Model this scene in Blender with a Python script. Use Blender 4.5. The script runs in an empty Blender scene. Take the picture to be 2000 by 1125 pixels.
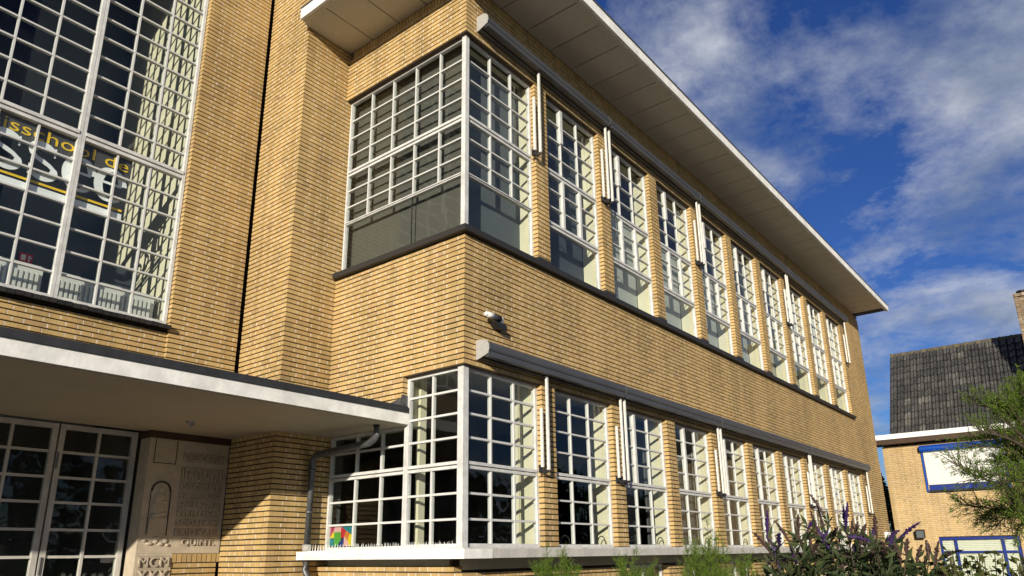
import bpy, math, random
from mathutils import Vector, Matrix
random.seed(7)
S = bpy.context.scene
COL = S.collection
rnd = random.random
def ru(a, b): return a + (b - a) * random.random()

# ------------------------------------------------------------------ camera
F_PX, YAW, PITCH, ROLL = 1413.14, 0.8953, 0.2918, -0.0126
CAM = Vector((-5.664, -5.220, 1.6)); PY = 658.28
fw = Vector((math.sin(YAW) * math.cos(PITCH), math.cos(YAW) * math.cos(PITCH), math.sin(PITCH)))
rt = Vector((math.cos(YAW), -math.sin(YAW), 0)); up = rt.cross(fw)
r2 = math.cos(ROLL) * rt + math.sin(ROLL) * up
u2 = -math.sin(ROLL) * rt + math.cos(ROLL) * up
cd = bpy.data.cameras.new("camera"); cam = bpy.data.objects.new("camera", cd); COL.objects.link(cam)
cd.sensor_width = 36.0; cd.lens = F_PX / 2000 * 36; cd.shift_y = (PY - 562.5) / 2000
cd.clip_start = 0.05; cd.clip_end = 2000
cam.matrix_world = Matrix(((r2.x, u2.x, -fw.x, CAM.x), (r2.y, u2.y, -fw.y, CAM.y), (r2.z, u2.z, -fw.z, CAM.z), (0, 0, 0, 1)))
S.camera = cam
def pix(u, v): return fw + (u - 1000) / F_PX * r2 - (v - PY) / F_PX * u2     # viewing direction of a photo pixel
def at_dist(u, v, d):                                                      # point at ground distance d
    r = pix(u, v); return CAM + r * (d / math.hypot(r.x, r.y))

# ------------------------------------------------------------------ light
SUN_D = Vector((1.0, 0.50, -0.258)).normalized()
sl = bpy.data.lights.new("sun", 'SUN'); sun = bpy.data.objects.new("sun", sl); COL.objects.link(sun)
sl.energy = 5.0; sl.angle = math.radians(0.5); sl.color = (1.0, 0.91, 0.77)
sun.rotation_euler = SUN_D.to_track_quat('-Z', 'Y').to_euler(); sun.location = (-20, -10, 20)
W = bpy.data.worlds.new("World"); S.world = W; W.use_nodes = True
nt = W.node_tree; N = nt.nodes; N.clear()
def wn(t, **k):
    n = N.new(t)
    for a, b in k.items(): setattr(n, a, b)
    return n
out = wn('ShaderNodeOutputWorld'); bg = wn('ShaderNodeBackground'); bg.inputs[1].default_value = 0.058
sky = wn('ShaderNodeTexSky', sky_type='NISHITA', sun_disc=False)
sky.sun_elevation = math.radians(12.0); sky.sun_rotation = math.atan2(-1, -0.50)
sky.altitude = 0; sky.air_density = 1.0; sky.dust_density = 0.1; sky.ozone_density = 5.0
tc = wn('ShaderNodeTexCoord'); sep = wn('ShaderNodeSeparateXYZ'); nt.links.new(tc.outputs['Generated'], sep.inputs[0])
zc = wn('ShaderNodeMath', operation='MAXIMUM'); nt.links.new(sep.outputs[2], zc.inputs[0]); zc.inputs[1].default_value = 0.0
za = wn('ShaderNodeMath', operation='ADD'); nt.links.new(zc.outputs[0], za.inputs[0]); za.inputs[1].default_value = 0.22
dv = wn('ShaderNodeVectorMath', operation='DIVIDE'); nt.links.new(tc.outputs['Generated'], dv.inputs[0])
cb = wn('ShaderNodeCombineXYZ')
for i in range(3): nt.links.new(za.outputs[0], cb.inputs[i])
nt.links.new(cb.outputs[0], dv.inputs[1])
sc_ = wn('ShaderNodeMapping'); sc_.inputs['Scale'].default_value = (1.0, 1.0, 0.0); sc_.inputs['Location'].default_value = (0.4, 5.3, 0)
nt.links.new(dv.outputs[0], sc_.inputs[0])
n1 = wn('ShaderNodeTexNoise'); n1.inputs['Scale'].default_value = 1.75; n1.inputs['Detail'].default_value = 9; n1.inputs['Roughness'].default_value = 0.66; n1.inputs['Distortion'].default_value = 0.15
nt.links.new(sc_.outputs[0], n1.inputs[0])
cr = wn('ShaderNodeValToRGB'); cr.color_ramp.elements[0].position = 0.43; cr.color_ramp.elements[1].position = 0.62
cr.color_ramp.elements[0].color = (0, 0, 0, 1); cr.color_ramp.elements[1].color = (0.92, 0.92, 0.92, 1)
nt.links.new(n1.outputs[0], cr.inputs[0])
n2 = wn('ShaderNodeTexNoise'); n2.inputs['Scale'].default_value = 4.5; n2.inputs['Detail'].default_value = 7
mp2 = wn('ShaderNodeMapping'); mp2.inputs['Location'].default_value = (0.12, 0.08, 0); nt.links.new(sc_.outputs[0], mp2.inputs[0]); nt.links.new(mp2.outputs[0], n2.inputs[0])
cc = wn('ShaderNodeValToRGB'); cc.color_ramp.elements[0].position = 0.35; cc.color_ramp.elements[1].position = 0.66
cc.color_ramp.elements[0].color = (2.5, 3.3, 5.0, 1); cc.color_ramp.elements[1].color = (8.6, 9.0, 9.8, 1)
nt.links.new(n2.outputs[0], cc.inputs[0])
hs = wn('ShaderNodeHueSaturation'); hs.inputs['Hue'].default_value = 0.52; hs.inputs['Saturation'].default_value = 1.1; hs.inputs['Value'].default_value = 1.4
nt.links.new(sky.outputs[0], hs.inputs['Color'])
mx = wn('ShaderNodeMixRGB'); nt.links.new(cr.outputs[0], mx.inputs[0]); nt.links.new(hs.outputs[0], mx.inputs[1]); nt.links.new(cc.outputs[0], mx.inputs[2])
nt.links.new(mx.outputs[0], bg.inputs[0]); nt.links.new(bg.outputs[0], out.inputs[0])
vs = S.view_settings; vs.view_transform = 'Standard'; vs.look = 'None'; vs.exposure = 0.29; vs.gamma = 1.0; vs.use_curve_mapping = False
S.cycles.max_bounces = 6; S.cycles.transparent_max_bounces = 16

# ------------------------------------------------------------------ materials
MATS = {}
def new_mat(name):
    m = bpy.data.materials.new(name); m.use_nodes = True; MATS[name] = m
    return m, m.node_tree, m.node_tree.nodes['Principled BSDF']
def simple(name, col, rough=0.6, var=0.10, scale=6.0, metal=0.0, bump=0.0, bscale=60, spec=0.4, stretch=(1, 1, 1), col2=None):
    m, t, b = new_mat(name); nd, ln = t.nodes, t.links
    b.inputs['Roughness'].default_value = rough; b.inputs['Metallic'].default_value = metal
    b.inputs['Specular IOR Level'].default_value = spec
    tcn = nd.new('ShaderNodeTexCoord'); mp = nd.new('ShaderNodeMapping'); mp.inputs['Scale'].default_value = stretch
    ln.new(tcn.outputs['Object'], mp.inputs[0])
    n = nd.new('ShaderNodeTexNoise'); n.inputs['Scale'].default_value = scale; n.inputs['Detail'].default_value = 6; n.inputs['Roughness'].default_value = 0.65
    ln.new(mp.outputs[0], n.inputs[0])
    r = nd.new('ShaderNodeValToRGB'); r.color_ramp.elements[0].position = 0.3; r.color_ramp.elements[1].position = 0.7
    c0 = col2 or tuple(c * (1 - var) for c in col); c1 = tuple(min(1, c * (1 + var * 0.6)) for c in col)
    r.color_ramp.elements[0].color = (*c0, 1); r.color_ramp.elements[1].color = (*c1, 1)
    ln.new(n.outputs[0], r.inputs[0]); ln.new(r.outputs[0], b.inputs['Base Color'])
    if bump:
        n3 = nd.new('ShaderNodeTexNoise'); n3.inputs['Scale'].default_value = bscale; n3.inputs['Detail'].default_value = 4
        ln.new(tcn.outputs['Object'], n3.inputs[0])
        bp = nd.new('ShaderNodeBump'); bp.inputs['Strength'].default_value = bump; bp.inputs['Distance'].default_value = 0.01
        ln.new(n3.outputs[0], bp.inputs['Height']); ln.new(bp.outputs[0], b.inputs['Normal'])
    return m
def varied(name, stops, rough=0.8, speck=0.25, sscale=90, bump=0.4, spec=0.25, coarse=0.0):
    """colour differs from piece to piece (per mesh island and per object), plus fine speckle"""
    m, t, b = new_mat(name); nd, ln = t.nodes, t.links
    b.inputs['Roughness'].default_value = rough; b.inputs['Specular IOR Level'].default_value = spec
    g = nd.new('ShaderNodeNewGeometry'); o = nd.new('ShaderNodeObjectInfo')
    a = nd.new('ShaderNodeMath'); a.operation = 'ADD'; ln.new(g.outputs['Random Per Island'], a.inputs[0]); ln.new(o.outputs['Random'], a.inputs[1])
    f = nd.new('ShaderNodeMath'); f.operation = 'FRACT'; ln.new(a.outputs[0], f.inputs[0])
    r = nd.new('ShaderNodeValToRGB')
    while len(r.color_ramp.elements) < len(stops): r.color_ramp.elements.new(0.5)
    for e, (p, c) in zip(r.color_ramp.elements, stops): e.position = p; e.color = (*c, 1)
    ln.new(f.outputs[0], r.inputs[0])
    tcn = nd.new('ShaderNodeTexCoord')
    n = nd.new('ShaderNodeTexNoise'); n.inputs['Scale'].default_value = sscale; n.inputs['Detail'].default_value = 5; n.inputs['Roughness'].default_value = 0.7
    gp = g.outputs['Position']
    ln.new(gp, n.inputs[0])
    rr = nd.new('ShaderNodeMapRange'); rr.inputs[1].default_value = 0.3; rr.inputs[2].default_value = 0.7
    rr.inputs[3].default_value = 1 - speck; rr.inputs[4].default_value = 1 + speck * 0.6
    ln.new(n.outputs[0], rr.inputs[0])
    mu = nd.new('ShaderNodeVectorMath'); mu.operation = 'SCALE'; ln.new(r.outputs[0], mu.inputs[0]); ln.new(rr.outputs[0], mu.inputs['Scale'])
    last = mu.outputs[0]
    if coarse:
        n4 = nd.new('ShaderNodeTexNoise'); n4.inputs['Scale'].default_value = 0.9; n4.inputs['Detail'].default_value = 5
        ln.new(gp, n4.inputs[0])
        r4 = nd.new('ShaderNodeMapRange'); r4.inputs[1].default_value = 0.3; r4.inputs[2].default_value = 0.7; r4.inputs[3].default_value = 1 - coarse; r4.inputs[4].default_value = 1 + coarse
        ln.new(n4.outputs[0], r4.inputs[0])
        m2 = nd.new('ShaderNodeVectorMath'); m2.operation = 'SCALE'; ln.new(last, m2.inputs[0]); ln.new(r4.outputs[0], m2.inputs['Scale']); last = m2.outputs[0]
    if coarse:      # rain streaks: stretched downwards
        mp = nd.new('ShaderNodeMapping'); mp.inputs['Scale'].default_value = (3.2, 3.2, 0.35); ln.new(gp, mp.inputs[0])
        n5 = nd.new('ShaderNodeTexNoise'); n5.inputs['Scale'].default_value = 1.0; n5.inputs['Detail'].default_value = 6; n5.inputs['Roughness'].default_value = 0.65; ln.new(mp.outputs[0], n5.inputs[0])
        r5 = nd.new('ShaderNodeMapRange'); r5.inputs[1].default_value = 0.36; r5.inputs[2].default_value = 0.60; r5.inputs[3].default_value = 0.80; r5.inputs[4].default_value = 1.05; ln.new(n5.outputs[0], r5.inputs[0])
        m5 = nd.new('ShaderNodeVectorMath'); m5.operation = 'SCALE'; ln.new(last, m5.inputs[0]); ln.new(r5.outputs[0], m5.inputs['Scale']); last = m5.outputs[0]
    ln.new(last, b.inputs['Base Color'])
    bp = nd.new('ShaderNodeBump'); bp.inputs['Strength'].default_value = bump; bp.inputs['Distance'].default_value = 0.004
    ln.new(n.outputs[0], bp.inputs['Height']); ln.new(bp.outputs[0], b.inputs['Normal'])
    return m
varied('brick', [(0.0, (0.465, 0.32, 0.13)), (0.25, (0.505, 0.353, 0.148)), (0.5, (0.54, 0.38, 0.165)), (0.72, (0.495, 0.325, 0.137)), (0.90, (0.455, 0.325, 0.14)), (0.97, (0.45, 0.298, 0.14)), (1.0, (0.39, 0.28, 0.13))], coarse=0.10)
simple('mortar', (0.62, 0.54, 0.41), 0.95, 0.25, 30)
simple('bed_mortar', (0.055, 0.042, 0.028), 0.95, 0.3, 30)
simple('white_paint', (0.59, 0.59, 0.565), 0.45, 0.22, 9.0)
simple('worn_white_paint', (0.55, 0.53, 0.48), 0.6, 0.32, 7.0, bump=0.2, stretch=(1, 1, 0.35))
simple('white_render', (0.82, 0.81, 0.75), 0.85, 0.24, 4.0, bump=0.18, bscale=22)
simple('grey_render', (0.52, 0.50, 0.45), 0.85, 0.25, 6.0, bump=0.4, stretch=(1, 1, 0.3))
simple('bitumen', (0.030, 0.032, 0.036), 0.7, 0.3, 8)
varied('black_glazed', [(0, (0.018, 0.018, 0.018)), (0.6, (0.03, 0.028, 0.026)), (1, (0.035, 0.032, 0.03))], rough=0.5, speck=0.3, spec=0.25)
varied('soffit_board', [(0, (0.57, 0.525, 0.42)), (0.5, (0.60, 0.555, 0.45)), (1, (0.55, 0.505, 0.41))], rough=0.8, speck=0.08, sscale=12, bump=0.1)
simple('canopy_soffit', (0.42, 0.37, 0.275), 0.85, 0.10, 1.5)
simple('awning_grey', (0.060, 0.062, 0.066), 0.45, 0.25, 5, spec=0.5, stretch=(0.3, 1, 1))
simple('cap_grey', (0.36, 0.355, 0.33), 0.6, 0.18, 25)
simple('arm_white', (0.66, 0.65, 0.60), 0.5, 0.18, 14)
simple('awning_cloth', (0.20, 0.16, 0.11), 0.9, 0.2, 8)
simple('zinc', (0.13, 0.135, 0.14), 0.45, 0.35, 22, metal=0.6)
simple('black_pipe', (0.02, 0.02, 0.022), 0.4, 0.2, 6)
simple('black_plastic', (0.018, 0.018, 0.02), 0.4, 0.2, 6)
simple('stone', (0.47, 0.40, 0.30), 0.9, 0.18, 9, bump=0.5, bscale=70)
simple('recess_shaded_stone', (0.36, 0.30, 0.22), 0.95, 0.2, 9)  # same stone, darkened: recess shade put into the colour
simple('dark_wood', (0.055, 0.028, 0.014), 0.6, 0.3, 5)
simple('shaded_lintel_brick', (0.075, 0.05, 0.028), 0.9, 0.25, 12)  # brick underside of the lintels, shade included in the colour
simple('cream_plaster', (0.66, 0.62, 0.46), 0.9, 0.10, 4, bump=0.15)
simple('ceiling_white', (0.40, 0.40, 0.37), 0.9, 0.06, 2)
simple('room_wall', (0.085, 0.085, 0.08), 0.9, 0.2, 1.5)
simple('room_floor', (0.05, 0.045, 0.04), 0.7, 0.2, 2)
simple('pale_blind', (0.42, 0.44, 0.40), 0.9, 0.08, 2, stretch=(6, 6, 0.4))
simple('blue_blind', (0.055, 0.068, 0.082), 0.8, 0.12, 2)
simple('olive_blind', (0.085, 0.082, 0.068), 0.8, 0.15, 1.5)
simple('slate_blind', (0.10, 0.115, 0.12), 0.8, 0.12, 1.5)
simple('curtain_grey', (0.10, 0.10, 0.105), 0.9, 0.25, 3, stretch=(10, 10, 0.3))
simple('curtain_white', (0.55, 0.54, 0.50), 0.9, 0.2, 3, stretch=(10, 10, 0.3))
simple('radiator_white', (0.66, 0.66, 0.62), 0.4, 0.06, 3)
simple('gold_film', (0.93, 0.60, 0.03), 0.5, 0.06, 4)
simple('white_film', (0.92, 0.92, 0.92), 0.5, 0.05, 4)
simple('grey_film', (0.085, 0.082, 0.078), 0.5, 0.06, 4)
simple('red_sign', (0.55, 0.03, 0.06), 0.5, 0.06, 4)
varied('roof_tile', [(0, (0.060, 0.058, 0.054)), (0.6, (0.085, 0.081, 0.074)), (0.95, (0.105, 0.10, 0.09)), (0.99, (0.15, 0.14, 0.12)), (1, (0.18, 0.17, 0.145))], rough=0.6, speck=0.6, sscale=11, spec=0.5, bump=0.5, coarse=0.15)
simple('lichen', (0.13, 0.105, 0.05), 0.9, 0.6, 5, col2=(0.05, 0.047, 0.042))
simple('blue_paint', (0.004, 0.060, 0.36), 0.35, 0.10, 4, spec=0.5)
simple('navy_paint', (0.006, 0.025, 0.20), 0.35, 0.10, 4, spec=0.5)
simple('slat_white', (0.76, 0.76, 0.72), 0.5, 0.05, 4)
simple('blind_cream', (0.72, 0.72, 0.60), 0.6, 0.06, 4)
simple('paving', (0.16, 0.15, 0.14), 0.9, 0.25, 2.5, bump=0.3)
simple('soil', (0.06, 0.045, 0.03), 0.95, 0.3, 3)
simple('bark', (0.055, 0.042, 0.028), 0.9, 0.3, 30)
def leafmat(name, c0, c1, trans=0.35, rough=0.6):
    m, t, b = new_mat(name); nd, ln = t.nodes, t.links
    g = nd.new('ShaderNodeNewGeometry'); r = nd.new('ShaderNodeValToRGB')
    r.color_ramp.elements[0].color = (*c0, 1); r.color_ramp.elements[1].color = (*c1, 1)
    ln.new(g.outputs['Random Per Island'], r.inputs[0])
    b.inputs['Roughness'].default_value = rough; b.inputs['Specular IOR Level'].default_value = 0.2; ln.new(r.outputs[0], b.inputs['Base Color'])
    tr = nd.new('ShaderNodeBsdfTranslucent'); ln.new(r.outputs[0], tr.inputs[0])
    ms = nd.new('ShaderNodeMixShader'); ms.inputs[0].default_value = trans
    ln.new(b.outputs[0], ms.inputs[1]); ln.new(tr.outputs[0], ms.inputs[2]); ln.new(ms.outputs[0], nd['Material Output'].inputs[0])
leafmat('leaf_buddleia', (0.028, 0.050, 0.018), (0.085, 0.105, 0.040))
leafmat('leaf_feathery', (0.075, 0.135, 0.015), (0.17, 0.26, 0.035), 0.4)
leafmat('leaf_broad', (0.055, 0.085, 0.020), (0.15, 0.16, 0.05), 0.35, 0.4)
leafmat('leaf_dark', (0.012, 0.028, 0.008), (0.04, 0.065, 0.018))
leafmat('flower_purple', (0.026, 0.012, 0.062), (0.065, 0.032, 0.12), 0.1)
leafmat('flower_faded', (0.045, 0.028, 0.028), (0.10, 0.06, 0.05), 0.1)
def glassmat(name, tint=(0.93, 0.95, 0.94), refl=1.0):
    m, t, b = new_mat(name); nd, ln = t.nodes, t.links; nd.remove(b)
    tr = nd.new('ShaderNodeBsdfTransparent'); tr.inputs[0].default_value = (*tint, 1)
    gl = nd.new('ShaderNodeBsdfGlossy'); gl.inputs['Roughness'].default_value = 0.015; gl.inputs[0].default_value = (refl, refl, refl, 1)
    lw = nd.new('ShaderNodeLayerWeight'); lw.inputs[0].default_value = 0.5
    pw = nd.new('ShaderNodeMath'); pw.operation = 'POWER'; ln.new(lw.outputs['Facing'], pw.inputs[0]); pw.inputs[1].default_value = 5.0
    fr = nd.new('ShaderNodeMath'); fr.operation = 'MULTIPLY_ADD'; ln.new(pw.outputs[0], fr.inputs[0]); fr.inputs[1].default_value = 0.60; fr.inputs[2].default_value = 0.022
    nz = nd.new('ShaderNodeTexNoise'); nz.inputs['Scale'].default_value = 2.2; tcn = nd.new('ShaderNodeNewGeometry'); ln.new(tcn.outputs['Position'], nz.inputs[0])
    bp = nd.new('ShaderNodeBump'); bp.inputs['Strength'].default_value = 0.035; bp.inputs['Distance'].default_value = 0.1; ln.new(nz.outputs[0], bp.inputs['Height']); ln.new(bp.outputs[0], gl.inputs['Normal'])
    ms = nd.new('ShaderNodeMixShader'); ln.new(fr.outputs[0], ms.inputs[0]); ln.new(tr.outputs[0], ms.inputs[1]); ln.new(gl.outputs[0], ms.inputs[2])
    ln.new(ms.outputs[0], nd['Material Output'].inputs[0])
glassmat('glass')

# ------------------------------------------------------------------ mesh helpers
class MB:
    def __init__(s): s.v = []; s.f = []; s.m = []
    def quad(s, a, b, c, d, m=0):
        i = len(s.v); s.v += [tuple(a), tuple(b), tuple(c), tuple(d)]; s.f.append((i, i + 1, i + 2, i + 3)); s.m.append(m)
    def tri(s, a, b, c, m=0):
        i = len(s.v); s.v += [tuple(a), tuple(b), tuple(c)]; s.f.append((i, i + 1, i + 2)); s.m.append(m)
    def hexa(s, p, m=0, faces=(0, 1, 2, 3, 4, 5)):
        """p: 8 points, bottom ring 0-3 then top ring 4-7"""
        i = len(s.v); s.v += [tuple(q) for q in p]
        F = ((0, 3, 2, 1), (4, 5, 6, 7), (0, 1, 5, 4), (1, 2, 6, 5), (2, 3, 7, 6), (3, 0, 4, 7))
        for k in faces: s.f.append(tuple(i + j for j in F[k])); s.m.append(m)
    def box(s, x0, x1, y0, y1, z0, z1, m=0):
        s.hexa([(x0, y0, z0), (x1, y0, z0), (x1, y1, z0), (x0, y1, z0), (x0, y0, z1), (x1, y0, z1), (x1, y1, z1), (x0, y1, z1)], m)
    def tube(s, pts, rads, n=8, m=0, cap=True):
        rings = []
        pts = [Vector(p) for p in pts]
        if not hasattr(rads, '__len__'): rads = [rads] * len(pts)
        for k, p in enumerate(pts):
            d = (pts[min(k + 1, len(pts) - 1)] - pts[max(k - 1, 0)])
            d = d.normalized() if d.length > 1e-9 else Vector((0, 0, 1))
            a = d.cross(Vector((0, 0, 1)));
            if a.length < 1e-3: a = d.cross(Vector((1, 0, 0)))
            a.normalize(); b = d.cross(a)
            i = len(s.v); rings.append(i)
            for j in range(n):
                t = 2 * math.pi * j / n; s.v.append(tuple(p + (a * math.cos(t) + b * math.sin(t)) * rads[k]))
        for k in range(len(rings) - 1):
            for j in range(n):
                j2 = (j + 1) % n
                s.f.append((rings[k] + j, rings[k] + j2, rings[k + 1] + j2, rings[k + 1] + j)); s.m.append(m)
        if cap:
            s.f.append(tuple(rings[0] + j for j in range(n))[::-1]); s.m.append(m)
            s.f.append(tuple(rings[-1] + j for j in range(n))); s.m.append(m)
    def prism(s, poly, ax, a0, a1, m=0):
        """poly: list of 2-D points; extruded along axis ax ('x','y','z')"""
        def P(p, a): return {'x': (a, p[0], p[1]), 'y': (p[0], a, p[1]), 'z': (p[0], p[1], a)}[ax]
        i = len(s.v); n = len(poly)
        s.v += [P(p, a0) for p in poly] + [P(p, a1) for p in poly]
        for j in range(n):
            k = (j + 1) % n; s.f.append((i + j, i + k, i + n + k, i + n + j)); s.m.append(m)
        s.f.append(tuple(i + j for j in range(n))[::-1]); s.m.append(m); s.f.append(tuple(i + n + j for j in range(n))); s.m.append(m)
    def mesh(s, name, mats):
        me = bpy.data.meshes.new(name); me.from_pydata(s.v, [], s.f)
        for mm in (mats if isinstance(mats, (list, tuple)) else [mats]): me.materials.append(MATS[mm])
        if any(s.m): me.polygons.foreach_set('material_index', s.m)
        me.update(); return me
    def build(s, name, mats, parent=None, smooth=False):
        me = s.mesh(name, mats)
        if smooth: me.polygons.foreach_set('use_smooth', [True] * len(me.polygons))
        return link(name, me, parent)
def link(name, me, parent=None):
    o = bpy.data.objects.new(name, me); COL.objects.link(o)
    if parent: o.parent = parent
    return o
def tag(o, label, cat, group=None, kind=None):
    o['label'] = label; o['category'] = cat
    if group: o['group'] = group
    if kind: o['kind'] = kind
    return o
def thing(name, label, cat, loc=(0, 0, 0), group=None):
    o = bpy.data.objects.new(name, None); COL.objects.link(o); o.location = loc; o.empty_display_size = 0.2
    return tag(o, label, cat, group)
def structure(o, label=None):
    o['kind'] = 'structure'
    return o
UNIT = {}
def unit_box(mat):
    if mat not in UNIT:
        b = MB(); b.box(-.5, .5, -.5, .5, -.5, .5); UNIT[mat] = b.mesh('unit_' + mat, mat)
    return UNIT[mat]
def cube(name, mat, x0, x1, y0, y1, z0, z1, parent):
    """a straight piece (pane, bar, board): shared box mesh, own size"""
    o = link(name, unit_box(mat), parent)
    off = parent.location if parent and parent.type == 'EMPTY' and parent.parent is None else Vector((0, 0, 0))
    o.location = Vector(((x0 + x1) / 2, (y0 + y1) / 2, (z0 + z1) / 2)) - off
    o.scale = (abs(x1 - x0), abs(y1 - y0), abs(z1 - z0)); return o

# ------------------------------------------------------------------ setting: ground
b = MB(); R_ = 700
b.quad((-R_, -R_, 0), (R_, -R_, 0), (R_, R_, 0), (-R_, R_, 0)); structure(b.build('ground', 'paving'))
b = MB(); b.box(-3.0, 22.0, -4.9, -0.35, 0.004, 0.06); structure(b.build('planting_bed', 'soil'))

# ------------------------------------------------------------------ brickwork
C_ = 0.0625                       # course height
ZD = 5.179                        # a bed joint (top of the spandrel)
BH, JT, DEP = 0.0475, 0.0150, 0.112
STR, HED = 0.210, 0.100
PER = STR + HED + 2 * JT
BRICKS = []                       # (area, kind, origin, u, n, s0, s1, zc) candidates for single bricks
class Wall:
    """a straight stretch of Flemish-bond brickwork. p: start (x,y); u: direction; n: outward normal"""
    def __init__(s, p, u, n, L, z0, z1, holes=(), start='plain', end='plain', shift=0.0):
        s.p = Vector((p[0], p[1], 0)); s.u = Vector((u[0], u[1], 0)); s.n = Vector((n[0], n[1], 0)); s.L = L
        s.z0, s.z1, s.holes, s.st, s.en, s.shift = z0, z1, holes, start, end, shift
    def P(s, a, d, z): q = s.p + s.u * a + s.n * d; return (q.x, q.y, z)
    def pts(s, a0, a1, d0, d1, z0, z1): return [s.P(a0, d1, z0), s.P(a1, d1, z0), s.P(a1, d0, z0), s.P(a0, d0, z0), s.P(a0, d1, z1), s.P(a1, d1, z1), s.P(a1, d0, z1), s.P(a0, d0, z1)]
    def intervals(s, zm, k):
        iv = [(0.0, s.L, s.st, s.en)]
        for (a, b_, c, d) in s.holes:
            if c < zm < d:
                nv = []
                for (i, j, e, f) in iv:
                    if b_ <= i or a >= j: nv.append((i, j, e, f)); continue
                    if a > i + 0.03: nv.append((i, a, e, 'plain'))
                    if b_ < j - 0.03: nv.append((b_, j, 'plain', f))
                iv = nv
        res = []
        for (i, j, e, f) in iv:
            own = lambda q: (q == 'A' and k % 2 == 0) or (q == 'B' and k % 2 == 1)
            if e in 'AB' and not own(e): i += 0.101 + JT
            if f in 'AB' and not own(f): j -= 0.101 + JT
            if j - i > 0.04: res.append((i, j))
        return res
    def lay(s, big, mort, bedm, collect=True):
        k0 = math.ceil((s.z0 - ZD) / C_ - 1e-6); k1 = math.floor((s.z1 - ZD) / C_ + 1e-6)
        for k in range(k0, k1):
            zb = ZD + k * C_ + JT / 2; zt = zb + BH; zm = (zb + zt) / 2
            for (i, j) in s.intervals(zm, k):
                bedm.quad(s.P(i + .003, -.026, zb - JT / 2), s.P(j - .003, -.026, zb - JT / 2), s.P(j - .003, -.026, zb + C_ - JT / 2), s.P(i + .003, -.026, zb + C_ - JT / 2))
                for e, t in ((i + .003, 0), (j - .003, 1)):
                    bedm.quad(s.P(e, -.026, zb - JT / 2), s.P(e, -DEP, zb - JT / 2), s.P(e, -DEP, zb + C_ - JT / 2), s.P(e, -.026, zb + C_ - JT / 2))
                # cut the running bond to this interval
                off = s.shift + (0 if k % 2 else PER / 2 + 0.004) + 0.0
                m0 = math.floor((i - off) / PER) - 1; cuts = []
                a = off + m0 * PER
                while a < j + PER:
                    cuts.append((a, a + STR)); cuts.append((a + STR + JT, a + STR + JT + HED)); a += PER
                units = []
                for (a, b_) in cuts:
                    a2, b2 = max(a, i), min(b_, j)
                    if b2 - a2 > 0.0: units.append([a2, b2])
                if len(units) > 1 and units[0][1] - units[0][0] < 0.05: units[1][0] = units[0][0]; units.pop(0)
                if len(units) > 1 and units[-1][1] - units[-1][0] < 0.05: units[-2][1] = units[-1][1]; units.pop()
                if not units: continue
                units[0][0] = i; units[-1][1] = j
                for q, (a, b_) in enumerate(units):
                    d = ru(-.0022, .0022)
                    e0, e1 = ru(-.001, .001), ru(-.001, .001)
                    if collect: BRICKS.append((s, a, b_, zb + e0, zt + e1, d))
                    else: big.hexa(s.pts(a, b_, -DEP, d, zb + e0, zt + e1), 0, (0, 1, 2, 3, 5))
                    if q < len(units) - 1:
                        g0, g1 = b_, units[q + 1][0]
                        if g1 > g0: mort.hexa(s.pts(g0 - .0005, g1 + .0005, -.03, -.0015, zb + .001, zt - .001), 0, (0, 1, 2))

# ------------------------------------------------------------------ the school
SCH = thing('school_building', 'long two-storey yellow brick school with white steel windows and flat overhanging roof', 'school')
D, A, E3, WL = 2.365, 0.730, 3.30, 18.67       # depth of wing flank, step width, entrance plane, facade length
ZS, ZLT, ZLL, ZW = 8.82, 7.990, 3.617, 1.675   # soffit, upper lintel, lower lintel, white sill top
P1, PP, PW = 1.428, 1.658, 0.274               # first pier, pitch, pier width
PIER = [P1 + PP * i for i in range(9)]
ENDX = P1 + PP * 9
bays = [(PIER[i] + PW, PIER[i + 1] if i < 8 else ENDX) for i in range(9)]
GW = 0.105                                     # glass plane depth
ZU0 = 5.304                                    # bottom of upper windows (top of black sill)
h_up = [(0, P1, ZU0, ZLT)] + [(a, b_, ZU0, ZLT) for a, b_ in bays]
h_lo = [(0, P1, ZW, ZLL)] + [(a, b_, ZW, ZLL) for a, b_ in bays]
base = [(a - .02 if i else 3.55, b_ - .25, 0.55, 1.43) for i, (a, b_) in enumerate(bays) if i > 0]
walls = []
# right facade (faces -Y): main body from the white sill up to the soffit, plinth below
walls.append(Wall((0, 0), (1, 0), (0, -1), WL, 1.49, ZS - .12, holes=h_up + h_lo + [(0, ENDX, 1.0, ZW)], start='A', end='A'))
walls.append(Wall((0.0, 0.0), (1, 0), (0, -1), WL, 0.0, 1.43, holes=base, start='A', end='A'))
# flank of the wing (faces -X)
walls.append(Wall((0, D), (0, -1), (-1, 0), D, 3.24, ZS - .12, holes=[(D - 0.968, D, 1.6, ZLL), (0, D, ZU0, ZLT)], end='B'))
walls.append(Wall((0, D), (0, -1), (-1, 0), D, 0.0, 1.50, end='B'))
# far end of the wing
walls.append(Wall((WL, 0), (0, 1), (1, 0), 8.0, 0.0, ZS, start='B'))
# step: front face and side face, running up past the roof
walls.append(Wall((-A, D), (1, 0), (0, -1), A + .125, 0.0, 11.5, start='A'))
walls.append(Wall((-A, 3.345), (0, -1), (-1, 0), 3.345 - D, 0.0, 11.5, end='B'))
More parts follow.
